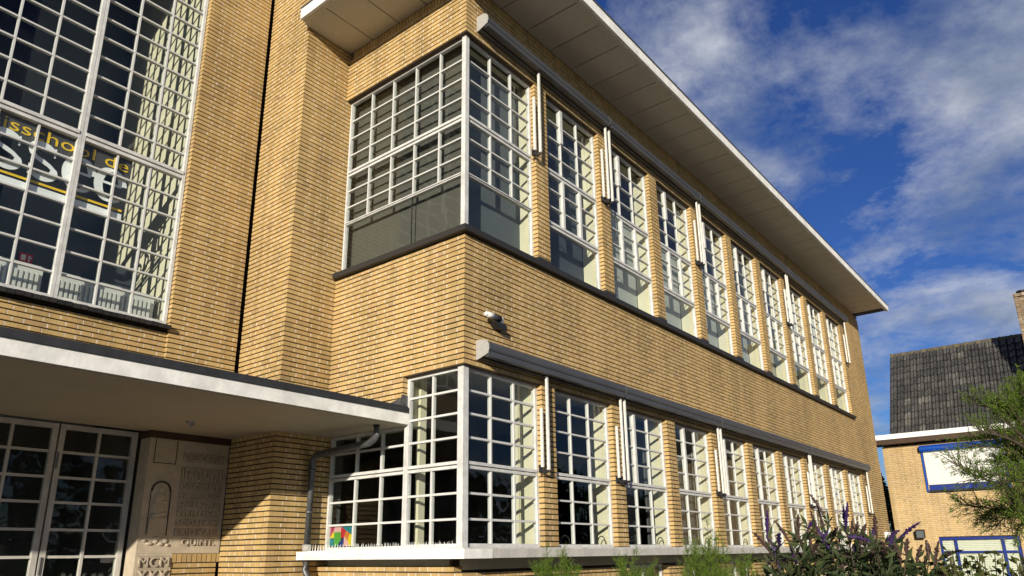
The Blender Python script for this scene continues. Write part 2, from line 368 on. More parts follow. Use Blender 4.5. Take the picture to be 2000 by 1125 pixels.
# entrance block: pier right of the tall window, spandrel, head; lower wall beside the relief
walls.append(Wall((-1.715, E3), (1, 0), (0, -1), 0.905, 3.24, 11.5))
walls.append(Wall((-9.0, E3 + .038), (1, 0), (0, -1), 9.0 - 1.712, 3.24, 4.29))
walls.append(Wall((-9.0, E3 + .038), (1, 0), (0, -1), 9.0 - 1.712, 10.45, 11.5))
walls.append(Wall((-9.0, E3), (1, 0), (0, -1), 3.49, 3.24, 11.5))
walls.append(Wall((-1.315, 3.37), (1, 0), (0, -1), 0.56, 0.0, 1.556))
mort, bedm = MB(), MB()
for w in walls: w.lay(None, mort, bedm)
WALL = bedm.build('brick_wall', 'bed_mortar', SCH)
mo = mort.build('head_joints', 'mortar', WALL); mo['kind'] = 'stuff'
# the 300 bricks that show largest become single bricks, the rest one mesh
def vis_area(t):
    w, a, b_, z0, z1, d = t
    c = Vector(w.P((a + b_) / 2, 0, (z0 + z1) / 2)) - CAM
    dz = c.dot(fw)
    if dz < 1: return 0
    px_ = 1000 + F_PX * c.dot(r2) / dz; py_ = PY - F_PX * c.dot(u2) / dz
    if not (10 < px_ < 1990 and 10 < py_ < 1115): return 0
    L = c.length
    if b_ - a < 0.09 or (c.z + CAM.z < 3.2 and c.y + CAM.y > 2.0) : return 0
    return (b_ - a) * abs(c.dot(w.n)) / L ** 3
order = sorted(range(len(BRICKS)), key=lambda i: -vis_area(BRICKS[i]))
single = set(order[:300])
big = MB(); bm1 = None
ub = MB(); ub.hexa([(-.5, -.5, -.5), (.5, -.5, -.5), (.5, .5, -.5), (-.5, .5, -.5), (-.5, -.5, .5), (.5, -.5, .5), (.5, .5, .5), (-.5, .5, .5)]); BRK = ub.mesh('brick', 'brick')
for i, t in enumerate(BRICKS):
    w, a, b_, z0, z1, d = t
    if i in single:
        o = link('brick', BRK, WALL)
        p0 = Vector(w.P(a, d, z0)); p1 = Vector(w.P(b_, -DEP, z1)); o.location = (p0 + p1) / 2
        o.scale = (abs(p1.x - p0.x), abs(p1.y - p0.y), abs(p1.z - p0.z))
    else: big.hexa(w.pts(a, b_, -DEP, d, z0, z1), 0, (0, 1, 2, 3, 5))
bo = big.build('brickwork', 'brick', WALL); bo['kind'] = 'stuff'
BRICKS.clear()

# soldier course under the soffit (recessed a little, in shade)
b = MB()
x = 0.02
while x < WL - .06: b.box(x, x + .050, .022, .12, ZS - .138, ZS - .004); x += .0625
y = .12
while y < D - .06: b.box(.022, .12, y, y + .050, ZS - .138, ZS - .004); y += .0625
b.build('soldier_course', 'brick', SCH)['kind'] = 'stuff'

# inner leaf: solid masonry behind the bricks, cream inside
b = MB()
IN0, IN1 = 0.122, 0.375
b.box(0.13, WL - .13, IN0, IN1, ZLL + .05, ZU0 - .02); b.box(0.13, WL - .13, IN0, IN1, ZLT + .04, ZS); b.box(0.13, WL - .13, IN0, IN1, 1.45, ZW - .05); b.box(0.13, WL - .13, .3, IN1, 0, 1.45)
b.box(0.13, IN1, IN1, D, ZLL + .05, ZU0 - .02); b.box(0.13, IN1, IN1, D, ZLT + .04, ZS); b.box(0.13, IN1, IN1, D, 0, ZW - .05)
b.box(0.13, IN1, 1.02, D, 3.06, ZLL + .04)
b.box(ENDX + .01, WL - .13, IN0, IN1, ZW - .04, ZLL + .04); b.box(ENDX + .01, WL - .13, IN0, IN1, ZU0 - .01, ZLT + .03)
for x in PIER:
    b.box(x + .012, x + PW - .012, IN0, IN1, ZW - .04, ZLL + .04); b.box(x + .012, x + PW - .012, IN0, IN1, ZU0 - .01, ZLT + .03)
b.build('inner_leaf', 'cream_plaster', SCH)
# rooms
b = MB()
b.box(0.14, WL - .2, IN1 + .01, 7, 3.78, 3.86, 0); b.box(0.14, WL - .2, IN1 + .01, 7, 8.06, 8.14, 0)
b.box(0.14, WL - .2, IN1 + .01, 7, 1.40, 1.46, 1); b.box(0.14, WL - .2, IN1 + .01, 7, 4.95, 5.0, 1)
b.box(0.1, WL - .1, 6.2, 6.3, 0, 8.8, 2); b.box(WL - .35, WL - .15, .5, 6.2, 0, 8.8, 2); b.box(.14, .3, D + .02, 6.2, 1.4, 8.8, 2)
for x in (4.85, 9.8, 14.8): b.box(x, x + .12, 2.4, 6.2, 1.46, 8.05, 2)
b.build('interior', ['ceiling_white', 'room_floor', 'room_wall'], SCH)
b = MB()
b.box(0.30, 0.40, 0.97, 1.03, 1.46, 3.77); b.box(1.415, 1.7, IN1, .46, 1.46, 3.77)
b.build('interior_column', 'cream_plaster', SCH)

# ---------------- windows
def mapped(p, u, n):
    p = Vector((p[0], p[1], 0)); u = Vector((u[0], u[1], 0)); n = Vector((n[0], n[1], 0))
    def bx(s0, s1, d0, d1, z0, z1):
        a = p + u * s0 - n * d0; c = p + u * s1 - n * d1
        return (min(a.x, c.x), max(a.x, c.x), min(a.y, c.y), max(a.y, c.y), z0, z1)
    return bx
def window(p, u, n, s0, s1, z0, z1, cols, bands, frame=.035, bar=.022, gd=GW, posts=(), glass='glass', paint='white_paint', fr_d=.028, label=None, wide_bottom=0.0):
    """bands: list of (zlow, zhigh, rows, use_columns); cols: s positions of glazing bars. frame stands proud of the glass"""
    bx = mapped(p, u, n); m = MB()
    f0, f1 = gd - fr_d, gd + .03
    def B(*a): m.box(*bx(*a))
    B(s0, s0 + frame, f0, f1, z0, z1); B(s1 - frame, s1, f0, f1, z0, z1)
    B(s0 + frame, s1 - frame, f0 + .002, f1, z0, z0 + frame + wide_bottom); B(s0 + frame, s1 - frame, f0 + .002, f1, z1 - frame, z1)
    for i in range(len(bands) - 1):          # transoms between bands: two rails with a dark gap
        zt = bands[i][1]; zb = bands[i + 1][0]; g = (zb - zt)
        B(s0 + frame, s1 - frame, f0 + .003, f1, zt, zt + g * .42); B(s0 + frame, s1 - frame, f0 - .012, f1, zt + g * .56, zb)
    for (ps, pw, pa, pb) in posts: B(ps - pw / 2, ps + pw / 2, f0 - .008, f1, pa, pb)
    wo = m.build('window', paint, SCH)
    if label: wo['label'] = label
    for (za, zb, rows, uc) in bands:
        cs = [s0 + frame] + (list(cols) if uc is True else list(uc) if uc else []) + [s1 - frame]
        for c in cs[1:-1]:
            if isinstance(uc, tuple): cube('pane_joint', 'black_plastic', *bx(c - .004, c + .004, gd - .004, gd + .01, za, zb), wo)
            else: cube('glazing_bar', paint, *bx(c - bar / 2, c + bar / 2, gd - .015, gd + .030, za, zb), wo)
        if isinstance(rows, (list, tuple)): zr = [za] + list(rows) + [zb]
        else: zr = [za + (zb - za) * i / rows for i in range(rows + 1)]
        for zz in zr[1:-1]: cube('glazing_bar', paint, *bx(s0 + frame, s1 - frame, gd - .012, gd + .034, zz - bar / 2, zz + bar / 2), wo)
        for i in range(len(cs) - 1):
            for j in range(len(zr) - 1):
                t = ru(-.002, .002)
                po = cube('pane', glass, *bx(cs[i], cs[i + 1], gd + t, gd + t + .004, zr[j], zr[j + 1]), wo)
                po.rotation_euler = (ru(-.006, .006), ru(-.006, .006), ru(-.006, .006))
    return wo
FX = ((0, 0), (1, 0), (0, -1))            # front facade map
FL = ((0, 0), (0, 1), (-1, 0))            # flank map: s = y
LOWB = [(1.715, 2.495, [1.965, 2.235], True), (2.572, ZLL - .035, [2.835, 3.10, 3.36], True)]
UPB = [(5.335, 5.945, 1, None), (6.025, 6.775, [6.285, 6.555], True), (6.85, ZLT - .035, [7.12, 7.40, 7.68], True)]
CUPB = [(5.335, 6.015, 1, None), (6.045, 6.775, [6.29, 6.545], True), (6.85, ZLT - .035, [7.12, 7.40, 7.68], True)]
for i, (a, b_) in enumerate(bays):
    c = [a + .035 + (b_ - a - .07) * t for t in (1 / 3, 2 / 3)]
    wl = window(*FX, a, b_, ZW, ZLL, c, LOWB, posts=[(c[0], .05, 2.57, ZLL - .02)] if i else (), bar=.021)
    wu = window(*FX, a, b_, ZU0, ZLT, c, UPB, posts=[(c[0], .06, 7.40, ZLT - .03), (c[0], .045, 6.02, 6.78), (c[1], .045, 6.02, 6.78)], bar=.018)
    bm = 'blue_blind' if i == 0 else 'pale_blind'
    cube('blind', bm, a - .02, b_ + .02, IN1 + .012, IN1 + .022, 4.95, 8.05 if i == 0 else 7.15 - .04 * (i % 3), wu)
    if i == 0: cube('curtain', 'curtain_grey', a + .45, b_ - .2, .9, .93, 1.5, 3.7, wl)
    elif i == 1 or i == 2: cube('curtain', 'curtain_grey', a + .3, b_ + .3, .75, .78, 1.5, 3.7, wl)
    else:
        cube('curtain', 'curtain_white', a + .12 + .1 * (i % 3), a + .26 + .08 * (i % 3), .55, .58, 1.5, 3.7, wl)
        cube('curtain', 'curtain_grey', a + .5, b_ + .5, 1.2, 1.23, 1.5, 3.7, wl)
    # stay hooks on the side-hung casements
    h = MB()
    for c0 in (c[0], b_ - .06):
        for zz in (5.99, 1.72):
            pts = [(c0 - .02 - .10 * (1 - math.cos(t)) , GW + .05 + .0 * t, zz + .10 * math.sin(t)) for t in [q * math.pi / 7 for q in range(8)]]
            h.tube(pts, .007, 5)
    h.build('casement_stay', 'black_plastic', wu)
# corner windows: right-hand leaf and left-hand leaf, meeting at a corner post
cr3 = [.565, .985]
w1 = window(*FX, .105, P1, ZW, ZLL, cr3, LOWB, frame=.04, bar=.024)
w2 = window(*FX, .105, P1, ZU0, ZLT, [.578, 1.008], CUPB, frame=.03, bar=.019)
lcols = [.562, .985, 1.405, 1.864]
w3 = window(*FL, .105, .968, ZW, ZLL, lcols[:1], [(1.715, 2.495, [1.965, 2.235], True), (2.572, ZLL - .035, [2.835, 3.10, 3.36], True)], frame=.04, bar=.024)
w4 = window(*FL, .972, D - .005, ZW, 3.045, lcols[2:], [(1.715, 2.495, [1.965, 2.235], True), (2.572, 3.01, [2.83], True)], frame=.03, bar=.024)
w5 = window(*FL, .105, D - .005, ZU0, ZLT, [.546, 1.0, 1.45, 1.90], [(5.335, 6.015, 1, (1.02,)), CUPB[1], CUPB[2]], frame=.03, bar=.019)
b = MB(); b.box(.045, .130, .045, .130, ZW + .001, ZLL); b.build('corner_post', 'white_paint', SCH)
b = MB(); b.box(.055, .12, .055, .12, ZU0 + .001, ZLT); b.build('corner_post', 'white_paint', SCH)
cube('blind', 'slate_blind', .30, P1 + .1, IN1 - .06, IN1 - .05, 5.2, 8.05, w2)
cube('blind', 'olive_blind', IN1 - .14, IN1 - .13, .17, D - .01, 5.2, 8.05, w5)
# lintel soffits: brick undersides, their shade put into a dark brown
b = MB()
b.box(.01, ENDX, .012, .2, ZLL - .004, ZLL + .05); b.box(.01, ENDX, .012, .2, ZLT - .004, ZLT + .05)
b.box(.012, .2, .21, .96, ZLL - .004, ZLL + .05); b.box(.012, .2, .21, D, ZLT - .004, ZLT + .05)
b.build('lintel', 'shaded_lintel_brick', SCH)

# ---------------- upper black sill, lower white sill
sill = MB(); x = -.052
sill.prism([(-.075, ZD + .002), (.08, ZD + .002), (.08, ZU0 - .002), (.03, ZU0 - .004), (-.075, ZD + .075)], 'x', .035, ENDX + .06)
sill.prism([(-.075, ZD + .002), (.08, ZD + .002), (.08, ZU0 - .002), (.03, ZU0 - .004), (-.075, ZD + .075)], 'y', .035, D - .02)
sill.box(-.075, .036, -.075, .036, ZD + .002, ZD + .075)
SI = sill.build('window_sill', 'black_glazed', SCH)
for x in PIER: cube('pier_base', 'black_glazed', x - .004, x + PW + .004, -.012, .1, ZD + .06, ZD + .165, SI)
OV = .325
b = MB(); b.box(-OV, ENDX + .5, -OV, .09, 1.568, 1.655); ws = b.build('white_sill', 'grey_render', SCH)
b = MB(); b.box(-OV - .004, .09, -OV - .001, D - .01, 1.566, 1.658); b.build('white_sill', 'white_render', SCH)
b = MB(); b.box(-.02, ENDX + .02, -.02, .09, 1.655, ZW); b.box(-.02, .09, .0901, D - .01, 1.6585, ZW); b.build('sill_upstand', 'worn_white_paint', SCH)
# dark recess and basement lights below the white sill
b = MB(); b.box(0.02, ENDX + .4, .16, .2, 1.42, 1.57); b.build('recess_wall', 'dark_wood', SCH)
for i, (a, b_, c, d) in enumerate(base[:5]):
    m = MB(); bxs = [(a, b_, .12, .16, 1.40, 1.44), (a, b_, .12, .16, .57, .61), (a, a + .04, .12, .16, .61, 1.40), (b_ - .04, b_, .12, .16, .61, 1.40), (a + (b_ - a) * .5 - .015, a + (b_ - a) * .5 + .015, .125, .155, .61, 1.40), (a, b_, .127, .153, 1.14, 1.17)]
    for q in bxs: m.box(*q)
    wo = m.build('basement_window', 'white_paint', SCH); cube('pane', 'glass', a + .04, b_ - .04, .138, .142, .61, 1.40, wo)

# ---------------- roof slab with fascia and soffit boards
FY, FXL = -.944, -.913
b = MB()
b.box(FXL + .03, WL + .02, FY + .03, D - .07, ZS + .02, ZS + .163); b.box(.12, WL + .02, D - .07, 8.5, ZS + .02, ZS + .163)
ROOF = b.build('roof', 'bitumen', SCH)
b = MB(); b.box(FXL, WL + .05, FY, FY + .045, ZS, ZS + .165); b.build('fascia', 'white_render', ROOF)
b = MB(); b.box(FXL, FXL + .045, FY + .046, D - .05, ZS, ZS + .165); b.build('fascia', 'white_render', ROOF)
b = MB(); b.box(FXL - .012, WL + .06, FY - .012, FY + .1, ZS + .166, ZS + .19); b.box(FXL - .012, FXL + .1, FY + .101, D - .06, ZS + .166, ZS + .19); b.build('roof_edge_trim', 'awning_grey', ROOF)
x = 0.175
def board(x0, x1, y0, y1): cube('soffit_board', 'soffit_board', x0, x1, y0, y1, ZS + ru(0, .003), ZS + .012, ROOF)
xs = [FXL + .046, 0.175] + [0.175 + .565 * i for i in range(1, 33)]
for x0, x1 in zip(xs[:-1], xs[1:]): board(x0 + .008, min(x1, WL) - .008, FY + .10, .02 if x0 > 0 else -.01)
ys = [.02, .20, .755, 1.31, 1.868, D]
for y0, y1 in zip(ys[:-1], ys[1:]): board(FXL + .10, .02, y0 + .008, y1 - .008)
b = MB(); b.box(FXL + .046, WL, FY + .046, FY + .095, ZS - .006, ZS + .012); b.box(FXL + .046, FXL + .095, FY + .096, D - .05, ZS - .006, ZS + .012); b.build('soffit_edge', 'soffit_board', ROOF)
b = MB(); b.box(-9, -.1, E3 + .3, 9, 11.45, 11.6); b.box(-A + .12, .3, D + .12, 9, 8.9, 11.6); b.build('tower_top', 'bitumen', SCH)

# ---------------- entrance canopy
CX0, CY = -8.0, .93
b = MB(); b.box(CX0, .075, CY, E3 + .2, 3.055, 3.19); CAN = b.build('canopy', 'white_render', SCH)
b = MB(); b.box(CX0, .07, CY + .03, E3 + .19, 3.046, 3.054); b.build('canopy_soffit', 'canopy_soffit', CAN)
b = MB(); b.box(CX0, .045, CY - .018, E3 - .004, 3.191, 3.262); b.build('canopy_roof_edge', 'bitumen', CAN)
b = MB(); b.prism([(1.02, 3.263), (1.5, 3.263), (1.02, 3.36), (.97, 3.37), (.97, 3.263)], 'x', -.012, -.004); b.box(-.012, .07, .955, .975, 3.263, 3.40); b.build('lead_flashing', 'zinc', CAN)
b = MB(); b.tube([(-1.72, 2.5, 3.045), (-1.72, 2.5, 3.02)], [.05, .045], 14); b.tube([(-1.72, 2.5, 3.02), (-1.70, 2.46, 2.985)], [.02, .016], 10); b.build('soffit_lamp_base', 'cap_grey', CAN)

# ---------------- entrance doors under the canopy
DY = 3.63
def door(x0, x1, ncol, rows):
    m = MB(); f = .055
    m.box(x0, x0 + f, DY - .03, DY + .03, .05, 3.04); m.box(x1 - f, x1, DY - .03, DY + .03, .05, 3.04)
    m.box(x0 + f, x1 - f, DY - .028, DY + .03, .05, .20); m.box(x0 + f, x1 - f, DY - .028, DY + .03, 2.985, 3.04)
    o = m.build('entrance_door', 'worn_white_paint', SCH)
    cs = [x0 + f + (x1 - x0 - 2 * f) * i / ncol for i in range(ncol + 1)]; zr = [.20] + rows + [2.985]
    for c in cs[1:-1]: cube('glazing_bar', 'worn_white_paint', c - .014, c + .014, DY - .022, DY + .02, .2, 2.985, o)
    for z in zr[1:-1]: cube('glazing_bar', 'worn_white_paint', x0 + f, x1 - f, DY - .016, DY + .016, z - .014, z + .014, o)
    for i in range(ncol):
        for j in range(len(zr) - 1): cube('pane', 'glass', cs[i], cs[i + 1], DY - .002, DY + .002, zr[j], zr[j + 1], o)
    return o
rows_ = [.5, .79, 1.07, 1.35, 1.632, 1.912, 2.196, 2.462, 2.735]
for x0, x1 in ((-2.612, -1.775), (-3.50, -2.632), (-4.40, -3.52), (-5.30, -4.42)):
    d_ = door(x0, x1, 2, rows_)
    h = MB(); hx = x1 - .03 if x0 < -3 else x0 + .03
    for z in (2.55, 1.45):
        g_ = MB(); g_.tube([(x0 + .01, DY - .04, z), (x0 + .01, DY - .04, z + .18)], .009, 6); g_.build('hinge', 'zinc', d_)
    h.tube([(hx, DY - .03, 1.02), (hx, DY - .09, 1.04), (hx, DY - .09, 1.30), (hx, DY - .03, 1.32)], .012, 8); h.build('handle', 'zinc', d_)
b = MB(); b.box(-8, -1.6, 5.6, 5.7, 0, 3.4); b.box(-1.72, -1.6, 3.61, 5.6, 0, 3.4); b.box(-8, -5.32, DY - .02, DY + .1, 0, 3.3); b.box(-8.1, -8.0, 3.3, 5.7, 0, 3.4); b.build('lobby_wall', 'room_wall', SCH)
b = MB(); b.box(-9.0, -.83, 3.42, 9, 3.30, 3.9); b.build('floor_slab', 'ceiling_white', SCH)

# ---------------- tall stair window of the entrance block
TY = 3.42
rowsL = [4.665, 4.945, 5.227, 5.508, 5.787, 6.068]; rowsU = [6.71 + .2805 * i for i in range(0, 13)]
edges = [-5.49, -4.24, -2.985, -1.722]
for x0, x1 in zip(edges[:-1], edges[1:]):
    c = [x0 + .035 + (x1 - x0 - .07) * t for t in (1 / 3, 2 / 3)]
    window((0, 0), (1, 0), (0, -1), x0 + .002, x1 - .002, 4.355, 10.44, c, [(4.40, 6.345, rowsL, True), (6.44, 10.40, rowsU, True)], frame=.036, bar=.021, gd=TY, fr_d=.045)
# sloping sill of dark bricks on edge, each its own
ts = MB(); ts.box(-5.5, -1.73, 3.33, 3.5, 4.25, 4.30); TS = ts.build('window_sill', 'black_glazed', SCH)
tl = MB(); tl.hexa([(-.036, -.095, -.055), (.036, -.095, -.055), (.036, .09, -.03), (-.036, .09, -.03), (-.036, -.095, -.005), (.036, -.095, -.005), (.036, .09, .042), (-.036, .09, .042)]); TLM = tl.mesh('sill_brick', 'black_glazed')
x = -1.76
while x > -5.5:
    o = link('sill_brick', TLM, TS); o.location = (x, 3.325, 4.318 + ru(-.003, .003)); x -= .079
# hall behind it: cream side wall, floor, back
b = MB(); b.box(-1.70, -1.55, 3.50, 8.5, 3.9, 11.4); b.box(-1.72, -.85, 3.43, 3.52, 3.3, 11.4); b.build('hall_side_wall', 'cream_plaster', SCH)
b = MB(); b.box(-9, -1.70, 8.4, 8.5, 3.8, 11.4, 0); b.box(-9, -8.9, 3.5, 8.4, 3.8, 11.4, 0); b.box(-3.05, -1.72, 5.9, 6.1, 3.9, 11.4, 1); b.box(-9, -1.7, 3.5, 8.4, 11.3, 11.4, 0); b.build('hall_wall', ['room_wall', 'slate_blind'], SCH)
b = MB(); b.box(-2.15, -1.72, 4.5, 4.56, 3.95, 5.35); b.build('hall_door', 'blue_blind', SCH)

# ------------------------------------------------------------------ things fixed to or inside the school
# window lettering
def calli(pts, pen=(0.055, 0.012), ang=0.0, n=1):
    """outline of a stroke drawn with a broad pen: list of (centre, half-vector)"""
    res = []
    for i, p in enumerate(pts):
        a = pts[max(i - 1, 0)]; c = pts[min(i + 1, len(pts) - 1)]
        t = math.atan2(c[1] - a[1], c[0] - a[0]); w = pen[1] + (pen[0] - pen[1]) * abs(math.sin(t - ang)) ** 1.3
        res.append((p, (-math.sin(t) * w / 2, math.cos(t) * w / 2)))
    return res
def stroke(m, pts, x0, z0, y, sx, sz, **k):
    r = calli([(p[0] * sx, p[1] * sz) for p in pts], **k); y_base = y
    for i_, ((p, h), (q, g)) in enumerate(zip(r[:-1], r[1:])):
        y = y_base + .00025 * (i_ % 4)
        A4 = [(x0 + p[0] - h[0], z0 + p[1] - h[1]), (x0 + q[0] - g[0], z0 + q[1] - g[1]), (x0 + q[0] + g[0], z0 + q[1] + g[1]), (x0 + p[0] + h[0], z0 + p[1] + h[1])]
        m.hexa([(a, y, c) for a, c in A4] + [(a, y + .002, c) for a, c in A4])
def arc(cx, cz, rx, rz, a0, a1, n=22): return [(cx + rx * math.cos(math.radians(a0 + (a1 - a0) * i / n)), cz + rz * math.sin(math.radians(a0 + (a1 - a0) * i / n))) for i in range(n + 1)]
LET = thing('window_lettering', 'gold and white lettering stuck inside the tall gridded stair window', 'lettering', (-3.0, 3.45, 5.5))
def part_at(o): o.location = -LET.location; return o
TYL = 3.452
def font_mesh(txt, size, mat, x, y, z, extr=.001, sx=1.0, parent=None, name='letters', align='LEFT', space=1.0):
    cu = bpy.data.curves.new('t', 'FONT'); cu.body = txt; cu.size = size; cu.extrude = extr; cu.align_x = align; cu.space_character = space; cu.resolution_u = 3
    ob = bpy.data.objects.new('t', cu); COL.objects.link(ob)
    dg = bpy.context.evaluated_depsgraph_get(); me = bpy.data.meshes.new_from_object(ob.evaluated_get(dg))
    bpy.data.objects.remove(ob); me.materials.clear(); me.materials.append(MATS[mat])
    me.transform(Matrix(((sx, 0, 0, x), (0, 0, -1, y), (0, 1, 0, z), (0, 0, 0, 1))))
    return link(name, me, parent)
t1 = font_mesh("sisschool de", .215, 'gold_film', 0, 0, 0, sx=1.0, parent=LET)
xs_ = [v.co.x for v in t1.data.vertices]; wd = max(xs_) - min(xs_)
k_ = (-2.397 + 3.86) / wd
t1.data.transform(Matrix.Translation((-3.86, TYL, 6.172)) @ Matrix.Diagonal((k_, 1, 1, 1)) @ Matrix.Translation((-min(xs_), 0, 0))); part_at(t1)
b = MB(); b.box(-4.2, -2.36, TYL + .006, TYL + .008, 6.10, 6.355); part_at(b.build('grey_backing', 'grey_film', LET))
def letter_s(m, x0):
    pts = arc(.5, .76, .36, .24, 20, 180, 14) + [(.16, .66), (.30, .56), (.5, .5), (.70, .43), (.85, .34)] + arc(.5, .24, .38, .24, 20, -160, 16)
    stroke(m, pts, x0, 5.735, TYL + .003, .33, .40, pen=(.10, .042), ang=math.radians(-38))
    m.box(x0 + .265, x0 + .285, TYL + .003, TYL + .005, 6.02, 6.135); m.box(x0 + .035, x0 + .055, TYL + .003, TYL + .005, 5.735, 5.86)
def letter_e(m, x0):
    pts = [(.12, .55), (.90, .55)] ; stroke(m, pts, x0, 5.735, TYL + .0046, .33, .40, pen=(.03, .03))
    pts = arc(.52, .5, .42, .5, 8, 318, 34); stroke(m, pts, x0, 5.735, TYL + .003, .33, .40, pen=(.10, .036), ang=math.radians(0))
for nm, x0, fn in (('letter', -4.17, letter_s), ('letter', -3.83, letter_s), ('letter', -3.47, letter_s), ('letter', -3.09, letter_e), ('letter', -2.74, letter_e)):
    m = MB(); fn(m, x0); part_at(m.build(nm, 'white_film', LET))
b = MB(); b.box(-4.22, -2.40, TYL + .003, TYL + .005, 5.640, 5.668); part_at(b.build('gold_line', 'gold_film', LET))
b = MB(); b.box(-4.22, -2.395, TYL + .003, TYL + .005, 5.53, 5.612); part_at(b.build('white_band', 'white_film', LET))

# radiators behind the tall window
def radiator(x0, x1, label):
    t = thing('radiator', label, 'radiator', ((x0 + x1) / 2, 3.68, 4.42), 'radiators behind the stair window')
    o = t.location
    m = MB(); m.box(x0 - o.x, x1 - o.x, -.02, .03, .02, .33); m.build('panel', 'radiator_white', t)
    m = MB(); x = x0 + .03
    while x < x1 - .04: m.box(x - o.x, x + .028 - o.x, -.045, -.0205, .05, .26); x += .052
    m.build('fins', 'radiator_white', t)
    m = MB(); m.box(x0 - o.x, x1 - o.x, -.05, .05, .331, .345); m.build('top_grille', 'radiator_white', t)
    m = MB()
    for x in (x0 + .1, x1 - .1): m.tube([(x - o.x, 0, -.5), (x - o.x, 0, .02)], .015, 8)
    m.build('foot', 'radiator_white', t)
radiator(-2.93, -1.78, 'white ribbed radiator behind the right-hand bay of the tall stair window')
radiator(-4.18, -3.04, 'white ribbed radiator behind the stair window bay left of the thick mullion')
fs = thing('fire_sign', 'small red fire sign on the wall inside the tall stair window', 'sign', (-2.62, 5.885, 5.55))
m = MB(); m.box(-.085, .085, 0, .008, 0, .16); m.build('upper_plate', 'red_sign', fs)
m = MB(); m.box(-.085, .085, 0, .008, -.10, -.012); m.build('lower_plate', 'red_sign', fs)
m = MB(); m.box(-.06, -.005, -.003, -.0005, .05, .13); m.box(.02, .07, -.003, -.0005, .09, .11); m.box(.03, .05, -.003, -.0005, .04, .13); m.build('pictogram', 'white_film', fs)

# stone relief beside the doors
RY = 3.36
RL = thing('stone_relief', 'carved stone tablet with lettering and kneeling figure under the entrance canopy', 'relief', (-1.25, RY, 1.64))
def rl(m, name, mat, smooth=False):
    o = m.build(name, mat, RL, smooth); o.location = -RL.location; return o
m = MB(); m.box(-1.735, -.735, RY, 3.6, 1.66, 2.965); m.box(-1.735, -1.318, RY + .001, 3.6, 0.0, 1.659); rl(m, 'slab', 'stone')
m = MB(); m.box(-1.76, -.733, RY - .03, 3.6, 2.968, 3.044); rl(m, 'beam', 'dark_wood')
m = MB()   # recessed square panel as a raised border
for q in ((-1.672, -1.40, 2.675, 2.683), (-1.41, -1.402, 2.683, 2.955), (-1.672, -1.664, 2.683, 2.955)): m.box(q[0], q[1], RY - .004, RY + .01, q[2], q[3])
rl(m, 'square_moulding', 'bed_mortar')
m = MB()   # niche arch
for r0, r1, d0 in ((.118, .100, -.012),):
    pr = [(-1.538 + r0 * math.cos(t), 2.355 + r0 * math.sin(t)) for t in [math.pi * i / 16 for i in range(17)]]
    pi_ = [(-1.538 + r1 * math.cos(t), 2.355 + r1 * math.sin(t)) for t in [math.pi * i / 16 for i in range(17)]]
    for i in range(16):
        A4 = [pr[i], pr[i + 1], pi_[i + 1], pi_[i]]; m.hexa([(a, RY + .002, c) for a, c in A4] + [(a, RY + d0, c) for a, c in A4])
m.box(-1.656, -1.650, RY - .005, RY + .002, 1.86, 2.355); m.box(-1.426, -1.418, RY - .012, RY + .002, 1.86, 2.355); rl(m, 'niche', 'bed_mortar')
def blob(m, cx, cz, rx, rz, dep, n=14):
    i0 = len(m.v); m.v.append((cx, RY - dep, cz))
    for ring, (fr, fd) in enumerate(((.55, .8), (.85, .45), (1.0, -.1))):
        for j in range(n):
            t = 2 * math.pi * j / n; m.v.append((cx + rx * fr * math.cos(t), RY - dep * fd, cz + rz * fr * math.sin(t)))
    for j in range(n):
        k = (j + 1) % n; m.f.append((i0, i0 + 1 + k, i0 + 1 + j)); m.m.append(0)
        for r in range(2):
            a_ = i0 + 1 + r * n; m.f.append((a_ + j, a_ + k, a_ + n + k, a_ + n + j)); m.m.append(0)
m = MB()
for q in ((-1.535, 2.37, .034, .042, .03), (-1.54, 2.27, .085, .085, .028), (-1.55, 2.16, .095, .10, .026), (-1.50, 2.10, .06, .035, .034), (-1.57, 2.08, .06, .035, .034), (-1.49, 2.235, .05, .022, .036)): blob(m, *q)
m.box(-1.64, -1.435, RY - .02, RY + .002, 1.885, 2.05); rl(m, 'figure', 'stone', False)
m = MB()
for i, q in enumerate(((-1.66, 1.80, .03, .02), (-1.60, 1.765, .05, .02), (-1.53, 1.79, .035, .028), (-1.47, 1.765, .04, .03), (-1.42, 1.80, .03, .035), (-1.39, 1.75, .03, .02), (-1.52, 1.83, .05, .018))): blob(m, *q, .022, 10)
rl(m, 'lion_carving', 'stone')
for txt, z, sz, x0, x1 in (("DEDICATUM", 2.735, .125, -1.305, -.785), ("IERONYMI", 2.488, .215, -1.31, -.785), ("DISCIPULIS", 2.388, .105, -1.315, -.80), ("EX", 2.284, .10, -1.315, -1.20), ("MUNI", 2.284, .10, -1.12, -.92), ("-", 2.284, .10, -.89, -.80), ("FICENTIA", 2.18, .10, -1.318, -.80), ("EIUSDEM", 2.077, .10, -1.318, -.80), ("SODALIUM", 1.974, .10, -1.32, -.80), ("PRID.KAL.", 1.862, .105, -1.32, -.81), ("QUINT.", 1.75, .10, -1.23, -.82)):
    o = font_mesh(txt, sz, 'stone', 0, 0, 0, extr=.011, parent=RL, name='inscription')
    v = [q.co.x for q in o.data.vertices]; kx = (x1 - x0) / (max(v) - min(v))
    o.data.transform(Matrix.Translation((x0, RY - .008, z)) @ Matrix.Diagonal((kx, 1, 1, 1)) @ Matrix.Translation((-min(v), 0, 0))); o.location = -RL.location
m = MB()
